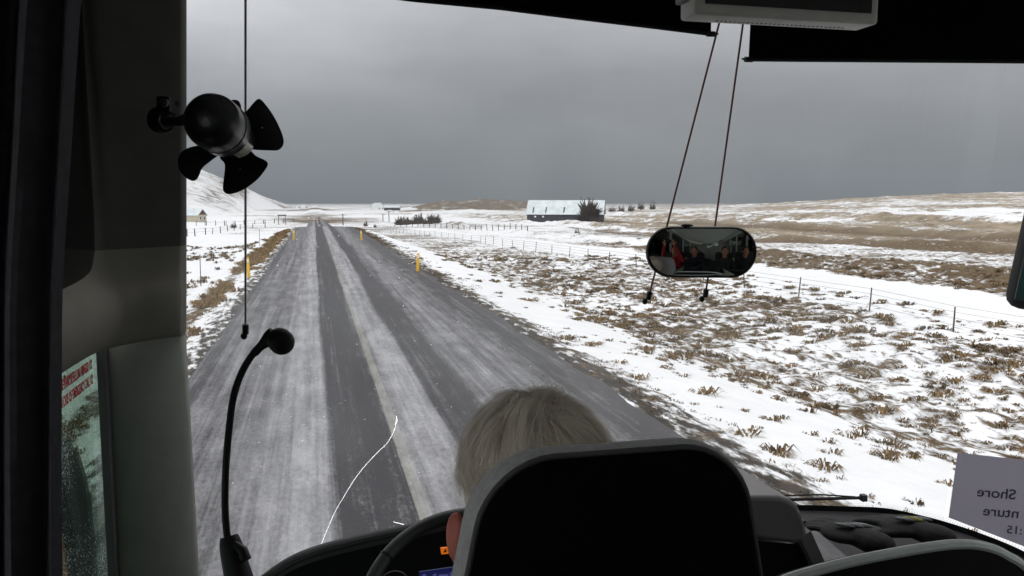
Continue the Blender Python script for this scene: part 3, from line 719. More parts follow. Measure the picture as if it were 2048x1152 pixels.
# ---- left trim : upper panel / bulged shelf / A pillar.  plan path runs from the side wall round to the windscreen
def path(off, z):
    ey_ = wsy(-.36, z)-.045; k_ = (371.5-1024)/F_PX; ex_ = -((rt.y-k_*fw.y)*ey_+(rt.z-k_*fw.z)*(z-CAM.z))/(rt.x-k_*fw.x)-.012
    pts = spline([(XL+.012, 1.0, 0), (XL+.012, 1.4, 0), (XL+.014, 1.75, 0), (XL+.024, 2.02, 0), (XL+.065, ey_-.13, 0), (ex_-.035, ey_-.035, 0), (ex_, ey_, 0)], 6)
    out = []
    for i, p_ in enumerate(pts):
        t_ = (pts[min(i+1, len(pts)-1)]-pts[max(i-1, 0)]).normalized(); nrm = Vector((t_.y, -t_.x, 0))
        out.append(p_+nrm*off*max(0, min(1, (len(pts)-1-i)/9))**.6)
    e = out[-1]
    out += [e+Vector((.006, .03, 0)), e+Vector((.0, .10, 0))]
    return out
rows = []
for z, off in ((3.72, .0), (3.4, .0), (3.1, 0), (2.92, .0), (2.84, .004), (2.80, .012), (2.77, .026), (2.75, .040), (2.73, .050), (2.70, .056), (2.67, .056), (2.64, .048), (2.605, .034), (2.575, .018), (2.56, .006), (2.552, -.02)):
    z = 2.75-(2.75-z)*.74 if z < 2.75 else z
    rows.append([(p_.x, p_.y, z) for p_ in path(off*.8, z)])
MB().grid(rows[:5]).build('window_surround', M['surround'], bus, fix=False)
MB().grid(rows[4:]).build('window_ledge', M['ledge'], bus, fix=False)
# lower A pillar
rows = []
plan = [(-.515, 2.17), (-.507, 2.155), (-.47, 2.165), (-.43, 2.195), (-.39, 2.245), (-.362, 2.295), (-.350, 2.335), (-.352, 2.37), (-.36, 2.45)]
for z in (2.630, 2.600, 2.2, 1.8, 1.5, 1.2):
    k = .010 if z > 2.61 else 0; lean = (2.56-z)*.045
    rows.append([(x-k+lean*.35*(x+.52)/.17, y+k, z) for x, y in spline([(p_[0], p_[1], 0) for p_ in plan], 4) for x, y in ((x, y),)] if False else [(v_.x-k+lean*.3, v_.y+k, z) for v_ in spline([(p_[0], p_[1], 0) for p_ in plan], 4)])
MB().grid(rows).build('windscreen_pillar', M['trim'], bus, fix=False)
# rubber gasket and window frame strip
b = MB(); b.box((XL+.012, 2.145, 2.07), (.02, .035, 1.08)); b.build('window_frame', M['dash'], bus, smooth=False, bevel=.004)
b = MB(); b.box((XL+.018, 2.166, 2.07), (.02, .008, 1.09)); b.build('gasket', M['black'], bus, smooth=False)
sg = MB().box((XL-.012, 1.70, 2.20), (.006, 1.0, .96)).build('side_window', M['sideglass'], bus, smooth=False)
# dark glossy pane above the shelf
a1 = onX(206, -80, XL+.03); 
b = MB(); y1 = onX(205, 545, XL+.03).y
b.plate([(XL+.026, 1.2, 2.775), (XL+.026, y1-.015, 2.775), (XL+.026, y1, 2.80), (XL+.026, y1-.01, 3.6), (XL+.026, 1.2, 3.6)], (.006, 0, 0)); b.build('upper_window', M['pane'], bus, smooth=False, bevel=.002)
# lettering on the side window
def text(name, s, size, origin, xdir, ydir, m, parent, ext=.0004, align='LEFT', bold=0):
    c = bpy.data.curves.new(name, 'FONT'); c.body = s; c.size = size; c.extrude = ext; c.align_x = align; c.offset = bold
    o = bpy.data.objects.new(name, c); COL.objects.link(o); dg = bpy.context.evaluated_depsgraph_get(); dg.update()
    me = bpy.data.meshes.new_from_object(o.evaluated_get(dg)); bpy.data.objects.remove(o)
    xd = Vector(xdir).normalized(); yd = Vector(ydir).normalized(); zd = xd.cross(yd)
    sx = Vector(xdir).length; sy = Vector(ydir).length
    Mx = Matrix((xd*sx, yd*sy, zd)).transposed().to_4x4(); Mx.translation = Vector(origin)-wloc(parent)
    me.transform(Mx); me.materials.clear()
    return link(name, me, m, parent, smooth=False)
xs_ = XL-.004
p1 = onX(119, 793, xs_); p2 = onX(185, 751, xs_)
L1 = p2.y-p1.y
st = text('lettering', 'Í NEYÐARTILFELLUM HRINGIÐ 112', .03, (xs_, p1.y, p1.z+.008), (0, 1, 0), (0, 0, 1.05), M['redink'], sg, bold=.0006)
w_ = max(v.co.y for v in st.data.vertices)-min(v.co.y for v in st.data.vertices)
k_ = L1/w_; y_0 = p1.y-wloc(sg).y
for v in st.data.vertices: v.co.y = y_0+(v.co.y-y_0)*k_
p3 = onX(121, 815, xs_); st = text('lettering', 'IN CASE OF EMERGENCY CALL 112', .03, (xs_, p1.y, p1.z-.028), (0, 1, 0), (0, 0, 1.05), M['redink'], sg, bold=.0006)
w_ = max(v.co.y for v in st.data.vertices)-min(v.co.y for v in st.data.vertices); k_ = L1/w_
for v in st.data.vertices: v.co.y = y_0+(v.co.y-y_0)*k_
b = MB(); c1 = onX(114, 778, xs_); fpts = [(xs_, c1.y-.10, c1.z), (xs_, c1.y, c1.z), (xs_, c1.y, c1.z-.115), (xs_, c1.y-.1, c1.z-.115)]
for i in range(4): b.tube([fpts[i], fpts[(i+1) % 4]], .0012, 4)
b.build('sticker_border', M['redink'], sg)

# ---- dashboard
# instrument cowl : top curve given in the photo's line, real depth 1.75-2.3
top = [(470, 1200), (500, 1172), (525, 1152), (560, 1127), (600, 1106), (650, 1089), (700, 1076), (760, 1062), (820, 1050), (870, 1039), (920, 1028), (1000, 1016), (1100, 1010), (1250, 1008), (1400, 1008), (1460, 1010)]
tp = spline([onY(x, y, 2.02) for x, y in top], 4)
rows = []
for dy, dz in ((-.012, -1.0), (-.012, -.012), (-.006, -.003), (0, 0), (.02, -.004), (.10, -.040), (.20, -.10), (.26, -.20), (.27, -.9)):
    rows.append([(p_.x, p_.y+dy, max(p_.z+dz, 1.12)) for p_ in tp])
MB().grid(rows).build('dashboard', M['dash'], bus, fix=False)
# recessed instrument face below cowl lip
b = MB(); lip = [(p_.x, p_.y-.018, p_.z-.028) for p_ in tp]
b.grid([lip, [(x, y+.0, z-.06) for x, y, z in lip], [(x, y-.14, max(z-.5, 1.3)) for x, y, z in lip]]); inst = b.build('instrument_panel', M['black'], bus, fix=False)
# lip roll
MB().tube([(p_.x, p_.y-.006, p_.z-.010) for p_ in tp], .011, 8).build('cowl_lip', M['dash'], bus)
def quadpx(pts, y, m, name, parent, t=.004):
    v = [onY(x, yy, y) for x, yy in pts]; return MB().plate(v, (0, t, 0)).build(name, m, parent, smooth=False)
lamp = quadpx([(881, 1096), (898.5, 1094.5), (900, 1107), (883, 1109)], 1.86, M['amber'], 'warning_lamp', inst)
b = MB(); c_ = onY(890, 1101.5, 1.856); b.plate([c_+Vector((-.004, 0, -.004)), c_+Vector((.001, 0, .004)), c_+Vector((.003, 0, .003)), c_+Vector((.005, 0, -.004))], (0, .003, 0)); b.build('lamp_symbol', M['orange'], lamp, smooth=False)
ds = quadpx([(838, 1144), (917, 1133), (925, 1175), (842, 1180)], 1.84, M['blue'], 'display', inst)
for i, (xa, xb, ya) in enumerate(((845, 852, 1150), (866, 873, 1149), (878, 897, 1150), (900, 903, 1146), (907, 910, 1145))):
    quadpx([(xa, ya), (xb, ya-1), (xb, ya+5), (xa, ya+6)], 1.836, M['bluetext'], 'display_mark', ds, .002)
b = MB(); c_ = onY(788, 1172, 1.85); b.tube([c_+Vector((.036*math.cos(a), 0, .036*math.sin(a))) for a in [math.radians(k) for k in range(20, 150, 8)]], .0012, 5); b.build('gauge_ring', M['dashlight'], inst)
# grey binnacle to the right of the seat
def pillow(name, pts, y, depth, m, parent, bev=.01):
    v = [onY(x, yy, y) for x, yy in pts]; return MB().plate(v, (0, depth, 0)).build(name, m, parent, bevel=bev)
pillow('binnacle', [(1440, 996), (1500, 993), (1560, 993), (1583, 1000), (1597, 1012), (1608, 1035), (1616, 1068), (1612, 1082), (1590, 1089), (1440, 1068)], 1.75, .25, M['dashlight'], bus, .012)
quadpx([(1440, 1075), (1610, 1090), (1640, 1152), (1680, 1260), (1440, 1260)], 1.80, M['black'], 'switch_panel', bus, .2)
quadpx([(1600, 1075), (1622, 1062), (1648, 1120), (1690, 1230), (1660, 1230), (1632, 1140)], 1.77, M['dashlight'], 'console_edge', bus, .05)
# passenger side dash top
zt = 2.115
rows = []
def edge(inset, drop): return [(p_.x, p_.y-inset, p_.z-drop) for p_ in spline([W(x, y, .02) for x, y in [(1590, 1020), (1680, 1022), (1770, 1026), (1840, 1040), (1900, 1056), (1960, 1076), (2030, 1104), (2100, 1140), (2200, 1180)]], 5)]
for ins, dr in ((-.01, .005), (.03, .010), (.12, .022), (.35, .05), (.6, .07), (.64, .12), (.64, 1.0)): rows.append(edge(ins, dr))
MB().grid(rows).build('dash_top', M['dashtop'], bus, fix=False)
MB().tube([(p_[0], p_[1], p_[2]) for p_ in edge(.05, .03)], .012, 6).build('vent_strip', M['dark'], bus)
# raised black tray edge
pp = [W(1655, 1100), ]
# wiper blades outside
b = MB(); pa = W(1560, 1000, -.05); pb = W(1727, 995.5, -.06); b.tube([pa, pb], .006, 6); b.tube([pa+Vector((0, .01, .012)), pa.lerp(pb, .5)+Vector((0, .01, .012)), pb.lerp(pa, .1)+Vector((0, 0, .004))], .003, 6); b.box(pb, (.018, .02, .022)); b.build('wiper', M['black'], bus)
b = MB(); pa = W(1380, 975, -.05); pb = W(1488, 968, -.06); b.tube([pa, pb], .007, 6); b.tube([pb.lerp(pa, .12), pb], .009, 6); b.build('wiper', M['black'], bus)
# wing mirrors
b = MB(); c_ = P(2102, 500, 2.75)
R_ = Matrix.Rotation(math.radians(-35), 3, 'Z') @ Matrix.Rotation(math.radians(8), 3, 'Y')
b.box(c_, (.20, .10, .42), R_, bev=.045); wm_ = b.build('wing_mirror', M['dark'], bus)
MB().box(c_ + R_@Vector((.0, -.052, 0)), (.165, .006, .36), R_, bev=.0025).build('mirror_glass', mat('green_mirror_glass', (.03, .06, .055), .15, spec=.6), wm_)
MB().tube([c_+Vector((.05, 0, .2)), c_+Vector((.1, -.1, .45)), (XR+.1, 1.9, 3.4)], .02, 8).build('arm', M['black'], wm_)
def pplate(pts, d, off, m, name, parent, bev=0): return MB().plate([P(x, y, d) for x, y in pts], fw*off).build(name, m, parent, smooth=bool(bev), bevel=bev)
wm_ = pplate([(40, 872), (88, 874), (116, 888), (136, 918), (150, 962), (162, 1030), (171, 1110), (178, 1220), (40, 1220)], 3.0, .09, M['dash'], 'wing_mirror', bus, .012)
pplate([(40, 932), (92, 928), (112, 944), (126, 985), (137, 1040), (147, 1110), (155, 1215), (40, 1215)], 2.985, .02, M['black'], 'mirror_glass', wm_)
pplate([(98, 985), (110, 1000), (124, 1070), (134, 1150), (139, 1215), (127, 1215), (114, 1120), (104, 1050)], 2.975, .008, M['orange'], 'edge_strip', wm_)
MB().tube([P(110, 1190, 3.05), (XL-.1, 2.2, 1.3)], .02, 8).build('arm', M['black'], wm_)
# ---- steering wheel
wc = P(962, 1238, 1.72); ax = Vector((-.02, -.62, .78)).normalized()
ex = Vector((1, 0, 0)); ex = (ex-ax*ex.dot(ax)).normalized(); ey = ax.cross(ex)*1
if ey.z < 0: ey = -ey
RW = .245
ring = [wc+(ex*math.cos(a)+ey*math.sin(a))*RW for a in [2*PI*k/72 for k in range(72)]]
sw = empty('steering_wheel', wc, 'black leather steering wheel in front of the driver', 'steering wheel')
b = MB(); rws = []
for k in range(72):
    a = 2*PI*k/72; d_ = ex*math.cos(a)+ey*math.sin(a)
    rws.append([wc+d_*(RW+.0155*math.cos(t))+ax*.0155*math.sin(t) for t in [2*PI*j/12 for j in range(12)]])
rws.append(rws[0]); b.grid(rws, True); b.build('rim', M['leather'], sw)
for a in (-.35, PI+.35, -PI/2): b = MB(); d_ = ex*math.cos(a)+ey*math.sin(a); b.tube([wc-ax*.02, wc+d_*.12-ax*.03, wc+d_*(RW-.005)], [.03, .02, .012], 8); b.build('spoke', M['black'], sw)
MB().lathe(wc-ax*.045, ax, [(0, .05), (.01, .075), (.035, .072), (.045, .05), (.05, .0)], 24).build('hub', M['black'], sw)
a_ = 2.42; d_ = ex*math.cos(a_)+ey*math.sin(a_); t_ = (-ex*math.sin(a_)+ey*math.cos(a_))
MB().tube([wc+d_*RW-t_*.003, wc+d_*RW+t_*.003], .0165, 16).build('seam', M['black'], sw)
MB().tube([wc-ax*.05, wc-ax*.5], .04, 12).build('column', M['black'], sw)

# ---- driver seat
def rrect(x0, x1, z0, z1, rad, n=8, tl=0):
    pts = []
    for cx, cz, a0 in ((x1-rad, z1-rad, 0), (x0+rad, z1-rad, PI/2)):
        for k in range(n+1):
            a = a0+PI/2*k/n; pts.append((cx+rad*math.cos(a), cz+rad*math.sin(a)))
    return pts
seatY = .80
sl = onY(965, 1010, seatY); sr = onY(1490, 1010, seatY); stp = onY(1200, 906, seatY).z
seat = empty('driver_seat', ((sl.x+sr.x)/2, seatY+.1, 1.6), 'driver seat with a black back shell and grey piped edge hiding the driver', 'seat')
x0, x1 = sl.x, sr.x; w0 = x1-x0
zpv = onY(1000, 1010, seatY).z
def section(y, grow, ztop, rad=.07, lean=0):
    pts = []
    out = rrect(x0-grow, x1+grow, 2.2, ztop, rad)
    # flare outwards below
    res = []
    low = [(x1+grow+.0, 2.45), (x1+grow+.02, 2.1), (x1+grow+.02, 1.75)]
    res = [(p_[0], p_[1]) for p_ in low[::-1]] + out + [(x0-grow-.0, 2.45), (x0-grow-.02, 2.1), (x0-grow-.02, 1.75)]
    def tp_(x, z): return x - (1 if x > (x0+x1)/2 else -1)*.20*(max(z, 2.45)-zpv)
    return [Vector((tp_(*p_), y, p_[1])) for p_ in res]
secs = [section(seatY+.004, -.004, stp-.004), section(seatY+.002, .004, stp+.001), section(seatY+.010, .008, stp+.002), section(seatY+.022, .010, stp+.002), section(seatY+.038, .009, stp-.001), section(seatY+.050, .0, stp-.012), section(seatY+.058, -.03, stp-.05)]
b = MB(); b.grid(secs); b.face(*[len(b.v)-len(secs[0])+i for i in range(len(secs[0]))]); b.build('cushion_cover', M['fabric'], seat, fix=False)
sh = [Vector((p_.x, seatY-.006, p_.z)) for p_ in section(0, -.010, stp-.010, .062)]; sh2 = [Vector((p_.x, seatY-.002, p_.z)) for p_ in section(0, -.002, stp-.003, .066)]; sh3 = [Vector((p_.x, seatY+.02, p_.z)) for p_ in sh2]
b = MB(); b.grid([sh, sh2, sh3]); b.face(*range(len(sh))); b.build('back_shell', M['fabricblack'], seat, fix=True)
pip = [Vector((p_.x, seatY+.002, p_.z)) for p_ in section(0, .001, stp-.001, .068)]
MB().tube(pip, .0035, 8).build('piping', M['dash'], seat)
MB().box(((x0+x1)/2, seatY+.30, 1.72), (.50, .46, .14), bev=.05).build('seat_base', M['fabric'], seat)
MB().box(((x0+x1)/2, seatY+.30, 1.38), (.34, .34, .54), bev=.02).build('pedestal', M['black'], seat)
# ---- partition panel with silver rail at lower right
r = empty('partition', (1.1, .95, 1.5), 'glossy black partition with a silver top edge at the lower right', 'partition')
prt = [(1560, 1172), (1600, 1156), (1700, 1129), (1800, 1109), (1880, 1096), (1925, 1092), (1960, 1094), (1995, 1103), (2020, 1116), (2048, 1134), (2090, 1180), (2140, 1260)]
v = spline([onY(x, y, .98) for x, y in prt], 5); bot = [Vector((p_.x, p_.y, 1.5)) for p_ in (v[-1], v[0])]
MB().plate([p_+Vector((0, 0, -.004)) for p_ in v]+bot, (0, .03, 0)).build('panel', M['black'], r, smooth=False)
MB().tube([p_+Vector((0, .006, 0)) for p_ in v], .008, 8).build('rail', M['silver'], r)

# ---- fan on the pillar
hub = P(474, 280, 1.52); vdir = (hub-CAM).normalized()
axf = (P(415, 235, 1.36)-hub).normalized()            # towards the motor (towards us)
fan = empty('fan', P(330, 240, 1.62), 'small black fan with broad blades clamped on the left pillar', 'fan')
prof = [(-.014, .018), (-.012, .026), (.0, .033), (.03, .034), (.062, .036), (.068, .044), (.078, .0475), (.135, .0475), (.147, .045), (.156, .039), (.161, .030), (.163, .014), (.164, .0)]
motor = MB().lathe(hub, axf, prof, 40).build('motor_housing', mat('fan_plastic', (.012, .014, .014), .28, spec=.5), fan)
MB().lathe(hub, axf, [(.104, .0470), (.1045, .0488), (.1065, .0488), (.107, .047)], 40).build('housing_ring', M['gloss'], motor)
# silver label wrapped round the neck
e1 = (rt - axf*rt.dot(axf)).normalized(); e2 = axf.cross(e1)
if e2.dot(up) < 0: e2 = -e2
b = MB(); rows = []
for t in (.012, .058): rows.append([hub+axf*t+(e1*math.cos(a)+e2*math.sin(a))*.0372 for a in [math.radians(q) for q in range(-78, -20, 6)]])
b.grid(rows); b.build('label_plate', M['label'], motor, fix=False)
fp = axf.lerp(-vdir, .7).normalized()               # fan disc normal
fN = fp; f1 = (rt-fN*rt.dot(fN)).normalized(); f2 = fN.cross(f1)
if f2.dot(up) < 0: f2 = -f2
def blade(pts, tilt):
    c_ = Vector((sum(p[0] for p in pts)/len(pts), sum(p[1] for p in pts)/len(pts), 0)); rad = Vector((c_.x-474, -(c_.y-280)))
    rad.normalize(); axr = (rt*rad.x+up*rad.y); nn = (Matrix.Rotation(tilt, 3, axr)@fN).normalized()
    def onp(x, y): r_ = ray(x, y); return CAM+r_*((hub-CAM).dot(nn)/r_.dot(nn))
    o = spline([onp(x, y) for x, y in pts]+[onp(*pts[0])], 4)[:-1]
    cen = onp(c_.x, c_.y); rows = []
    for k in (.02, .35, .7, .94, 1.0): rows.append([cen.lerp(p_, k)+nn*(.004*(1-k*k)) for p_ in o])
    rows.append([p_-nn*.002 for p_ in o])
    for k in (.94, .7, .35, .02): rows.append([cen.lerp(p_, k)+nn*(.004*(1-k*k)-.0022) for p_ in o])
    b = MB(); b.grid(rows, True); b.build('blade', M['black'], fan)
blade([(476, 262), (483, 234), (497, 218), (509, 204), (517, 198), (526, 203), (545, 228), (560, 257), (567, 278), (566, 291), (557, 300), (542, 301), (505, 299), (484, 292)], .30)
blade([(478, 288), (498, 299), (512, 312), (529, 320), (535, 327), (531, 338), (515, 358), (492, 376), (470, 386), (455, 388), (447, 382), (446, 368), (449, 345), (449, 327), (440, 314), (455, 292)], .30)
blade([(448, 290), (430, 291), (398, 291), (376, 296), (362, 305), (356, 319), (358, 337), (366, 350), (378, 359), (388, 361), (396, 354), (404, 336), (418, 324), (434, 312), (452, 302)], .30)
blade([(445, 240), (452, 208), (464, 200), (476, 201), (482, 211), (482, 224), (478, 240), (474, 262), (460, 270)], .30)
MB().lathe(hub-axf*.03, axf, [(0, .004), (.003, .016), (.02, .02), (.03, .02)], 20).build('hub', M['black'], fan)
# bracket
bc = P(326, 238, 1.66)
MB().lathe(bc-Vector((.012, -.03, 0)), Vector((.62, -.78, 0)), [(0, .027), (.012, .028), (.02, .024), (.03, .022)], 24).build('mount', M['black'], fan)
rg_ = MB(); o_ = P(333, 243, 1.615); ri = []
for k in range(24):
    a = 2*PI*k/24; d_ = rt*math.cos(a)*.8+up*math.sin(a); ri.append([o_+d_*(.019+.0022*math.cos(t))+fw*(-.0022*math.sin(t)) for t in [2*PI*j/6 for j in range(6)]])
ri.append(ri[0]); rg_.grid(ri, True); rg_.build('clamp_ring', M['gloss'], fan)
MB().lathe(P(329, 206, 1.62), -fw, [(0, .009), (.006, .009), (.008, .006), (.009, .0)], 16).build('screw', M['silver'] if False else M['dash'], fan)
MB().box(P(328, 218, 1.63), (.026, .012, .05), bev=.005).build('bracket', M['black'], fan)
MB().tube([P(333, 243, 1.61), P(360, 243, 1.56), P(385, 236, 1.45)], [.011, .009, .014], 12).build('ball_arm', M['black'], fan)
MB().lathe(P(357, 208, 1.54), -fw, [(0, .006), (.006, .005), (.007, .0)], 12).build('screw', M['dash'], fan)

# ---- gooseneck microphone
g_ = spline([P(x, y, 1.34) for x, y in ((462, 1110), (453, 1060), (450, 1000), (452, 930), (459, 850), (468, 790), (485, 742), (508, 706), (530, 688), (545, 678))], 6)
mic = empty('microphone', P(470, 1152, 1.34), 'black gooseneck microphone rising in front of the windscreen', 'microphone')
MB().tube(g_, .0058, 12).build('gooseneck', M['black'], mic)
h0 = P(520, 694, 1.34); h1 = P(548, 676, 1.34); h2 = P(566, 679, 1.33); h3 = P(583, 692, 1.32)
MB().tube(spline([P(508, 707, 1.34), h0, P(536, 680, 1.34), P(550, 668, 1.34)], 4), [.0065]+[.007]*4+[.0078, .009, .0105, .012, .013, .0135, .0135, .013][:8], 14).build('collar', M['black'], mic)
hc = P(560, 681, 1.335); hd = (P(578, 700, 1.31)-P(545, 668, 1.345)).normalized()
MB().lathe(hc-hd*.016, hd, [(-.004, .006), (0, .014), (.006, .0185), (.014, .0205), (.024, .0205), (.030, .019), (.036, .015), (.0385, .008), (.039, 0)], 28).build('head', M['black'], mic)
bb = spline([P(458, 1072, 1.34), P(466, 1110, 1.335), P(478, 1160, 1.33), P(490, 1230, 1.32)], 5)
MB().tube(bb, [.014, .0155, .017, .018, .019, .0195, .020, .0205, .021, .022, .023, .024, .025, .026, .027, .028][:len(bb)], 16).build('base', M['black'], mic)
MB().tube([P(466, 1086, 1.33), P(485, 1102, 1.325), P(492, 1120, 1.32)], [.006, .009, .009], 10).build('switch', M['black'], mic)

# ---- roller blinds and their guide rods
bl = empty('roller_blind', W(1000, 0, .08), 'black roller blind over the middle of the windscreen, its lower edge slanting', 'blind', 'windscreen roller blinds')
bt = [W(x, y, .08) for x, y in ((480, -45), (640, -24), (830, 0), (1000, 16), (1150, 35), (1300, 53), (1421, 68))]
b = MB(); tops_ = [Vector((p_.x, p_.y+.0, 3.70)) for p_ in bt]; b.grid([bt, tops_]); b.grid([[p_+Vector((0, -.003, 0)) for p_ in tops_], [p_+Vector((0, -.003, 0)) for p_ in bt]]); b.build('cloth', M['blind'], bl, fix=False)
MB().tube(bt, .006, 8).build('bottom_bar', M['black'], bl)
e_ = bt[-1]; MB().tube([e_+Vector((-.012, 0, 0)), e_+Vector((.012, -.002, 0))], .0085, 10).build('end_clip', M['black'], bl)
MB().tube([e_, e_+Vector((.022, -.006, 0))], .003, 6).build('end_pin', M['black'], bl)
def rod(parent, a, b_, m, base=True, foot=(0, 0)):
    p0 = W(a[0], a[1], .09); p1 = W(b_[0], b_[1], .07); p0 = p0 + (p0-p1)*.6
    ro = MB().tube([p0, p1], .0031, 10).build('guide_rod', m, parent)
    q_ = p1+Vector((0, 0, .0)); d_ = (p0-p1).normalized()
    MB().tube([q_-d_*.018, q_+d_*.008], [.0085, .0085], 10).build('rod_socket', M['black'], ro)
    k_ = q_-d_*.020+Vector((-.005, .012, -.005)); MB().ell(k_, (.009, .009, .010)).build('rod_foot', M['black'], ro)
rod(bl, (491, 0), (491, 655), M['rodgrey']); rod(bl, (1440, 40), (1299, 588), M['rod'])
br = empty('roller_blind', W(1770, 100, .08), 'black roller blind over the right part of the windscreen, hanging lower and level', 'blind', 'windscreen roller blinds')
bt = [W(x, y, .08) for x, y in ((1497, 119), (1600, 120), (1750, 121), (1900, 122), (2048, 123), (2150, 124))]
b = MB(); tops_ = [Vector((p_.x, p_.y+.0, 3.70)) for p_ in bt]
tops_[0] = W(1502, 20, .08); b.grid([bt, tops_]); b.grid([[p_+Vector((0, -.003, 0)) for p_ in tops_], [p_+Vector((0, -.003, 0)) for p_ in bt]]); b.build('cloth', M['blind'], br, fix=False)
MB().tube(bt, .006, 8).build('bottom_bar', M['black'], br)
e_ = bt[0]; MB().tube([e_+Vector((-.012, 0, 0)), e_+Vector((.012, -.002, 0))], .0085, 10).build('end_clip', M['black'], br)
MB().tube([e_, e_+Vector((-.024, -.006, 0))], .003, 6).build('end_pin', M['black'], br)
rod(br, (1487, 40), (1412, 583), M['rod'])

# ---- interior mirror, convex
mc = P(1402.5, 504, 2.02)
tocam = (CAM-mc).normalized(); back = Vector((-.10, -1, -.06)).normalized(); mn = (tocam+back).normalized()
mx_ = Vector((0, 0, 1)).cross(mn).normalized(); mx_ = -mx_ if mx_.x < 0 else mx_; my_ = mn.cross(mx_); my_ = my_ if my_.z > 0 else -my_
mir = empty('rear_view_mirror', mc, 'wide pill shaped rear view mirror hanging in the windscreen and reflecting the passengers', 'mirror')
sc_ = 2.02/F_PX; HW = 104*sc_/ .965; HH = 49.5*sc_; cr_ = HH*.98
def pill(k, n=14):
    pts = []; hw = HW*k if k <= 1 else HW+(k-1)*HH; hh_ = HH*k
    for cx, a0 in ((hw-hh_, -PI/2), (-(hw-hh_), PI/2)):
        for i in range(n+1): a = a0+PI*i/n; pts.append((cx+hh_*math.cos(a), hh_*math.sin(a)))
    return pts
RC = .62
rows = []
for k in [.001]+[i/12 for i in range(1, 13)]:
    rows.append([mc+mx_*(x*.97)+my_*(y*.95)+mn*(.016-(x*x+y*y)/(2*RC)) for x, y in pill(1.0) for x, y in ((x*k, y*k),)])
b = MB(); b.grid(rows, True); mg = b.build('mirror_glass', M['mirror'], mir, fix=False)
if mg.data.polygons[len(mg.data.polygons)//2].normal.dot(mn) < 0: mg.data.flip_normals()
def mpl(k, o_): return [mc+mx_*x*k+my_*y*k+mn*o_ for x, y in pill(1.0)]
rows = [[mc+mx_*(x*.965)+my_*(y*.94)+mn*(.0155-((x*.965)**2+(y*.94)**2)/(2*RC)) for x, y in pill(1)], [mc+mx_*x*1.0+my_*y*1.0+mn*(.018-(x*x+y*y)/(2*RC)) for x, y in pill(1)],
        [mc+mx_*x*1.025+my_*y*1.04+mn*(.012-(x*x+y*y)/(2*RC)) for x, y in pill(1)], [mc+mx_*x*1.01+my_*y*1.02-mn*.012 for x, y in pill(1)], [mc+mx_*x*.7+my_*y*.7-mn*.022 for x, y in pill(1)]]
b = MB(); b.grid(rows, True); n_ = len(rows[0]); b.face(*[4*n_+i for i in range(n_)]); b.build('housing', M['black'], mir, fix=False)
MB().ell(mc+my_*(HH+.0)-mx_*.035-mn*.004, (.018, .012, .009)).build('hanger', M['black'], mir)
MB().tube([mc+my_*HH-mx_*.035-mn*.01, W(1372, 380, .05), W(1374, 300, .01)], .004, 6) # hidden stalk kept short
MB().tube([mc-mn*.02, mc-mn*.05+Vector((0, .04, 0)), W(1402, 500, .02)], .009, 8).build('stem', M['black'], mir)

# ---- monitor hanging from the ceiling
y_m = 1.30; a_ = onY(1390, 30, y_m); c_ = onY(1757, 47, y_m); zb = (a_.z+c_.z)/2
mo = empty('monitor', ((a_.x+c_.x)/2, y_m+.03, 3.72), 'ceiling monitor in a pale bezel hanging at the top of the windscreen', 'monitor')
xm0, xm1 = a_.x, c_.x
MB().box(((xm0+xm1)/2, y_m+.03, zb+.13), (xm1-xm0, .06, .26), bev=.006).build('bezel', M['bezel'], mo)
MB().box(((xm0+xm1)/2+.0, y_m-.001, zb+.14), (xm1-xm0-.035, .006, .245)).build('screen', M['gloss'], mo, smooth=False)
b = MB()
for k in range(30): b.box((xm0+.06+k*.0085, y_m+.04, zb-.0002), (.0022, .006, .001))
b.build('vent_slots', M['black'], mo, smooth=False)
MB().tube([((xm0+xm1)/2, y_m+.03, zb+.25), ((xm0+xm1)/2, y_m+.03, 3.76)], .02, 10).build('bracket', M['black'], mo)
MB().box((xm0-.006, y_m+.035, zb+.07), (.012, .04, .09), bev=.004).build('side_knob', M['dashlight'], mo)

# ---- curtain at the far left
cu = empty('curtain', (-.3, .95, 3.7), 'very dark curtain gathered at the left edge', 'curtain')
ed = [(158, -60), (146, 0), (136, 140), (126, 300), (113, 500), (108, 620), (107, 800), (107, 1000), (110, 1250)]
ev_ = spline([onY(x, y, .95) for x, y in ed], 6); rows = []
for i, p_ in enumerate(ev_):
    row = [p_+Vector((.0, .03, 0))]
    for k in range(60):
        s_ = k/59; row.append(Vector((p_.x-.36*s_, .95+.018*math.sin(s_*44+.3*math.sin(p_.z*5))-.012*math.cos(s_*17), p_.z)))
    rows.append(row)
MB().grid(rows).build('cloth', M['curtain'], cu, fix=False)
MB().tube([(-.08, .95, 3.66), (-.55, .95, 3.66)], .01, 8).build('rail', M['black'], cu)

# ---- paper sign on the windscreen, read backwards from inside
qs = [W(1915, 905, .03), W(2140, 930, .03), W(2140, 1128, .03), W(1897, 1035, .03)]
pa = empty('paper_sign', qs[0], 'lilac paper sign taped in the lower right of the windscreen, its words seen reversed', 'sign')
o_ = qs[0]; xd = (qs[1]-qs[0]); yd = (qs[3]-qs[0]); xl = xd.length; yl = yd.length; xn = xd.normalized(); nrm = xn.cross(yd).normalized()
if nrm.y > 0: nrm = -nrm
pm_, N, L, B = nodes('backlit_paper'); out = N['Material Output']
tr = N.new('ShaderNodeBsdfTranslucent'); tr.inputs['Color'].default_value = (.27, .255, .32, 1); df = N.new('ShaderNodeBsdfDiffuse'); df.inputs['Color'].default_value = (.50, .48, .53, 1)
ms = N.new('ShaderNodeMixShader'); ms.inputs[0].default_value = .5; L.new(tr.outputs[0], ms.inputs[1]); L.new(df.outputs[0], ms.inputs[2]); L.new(ms.outputs[0], out.inputs['Surface'])
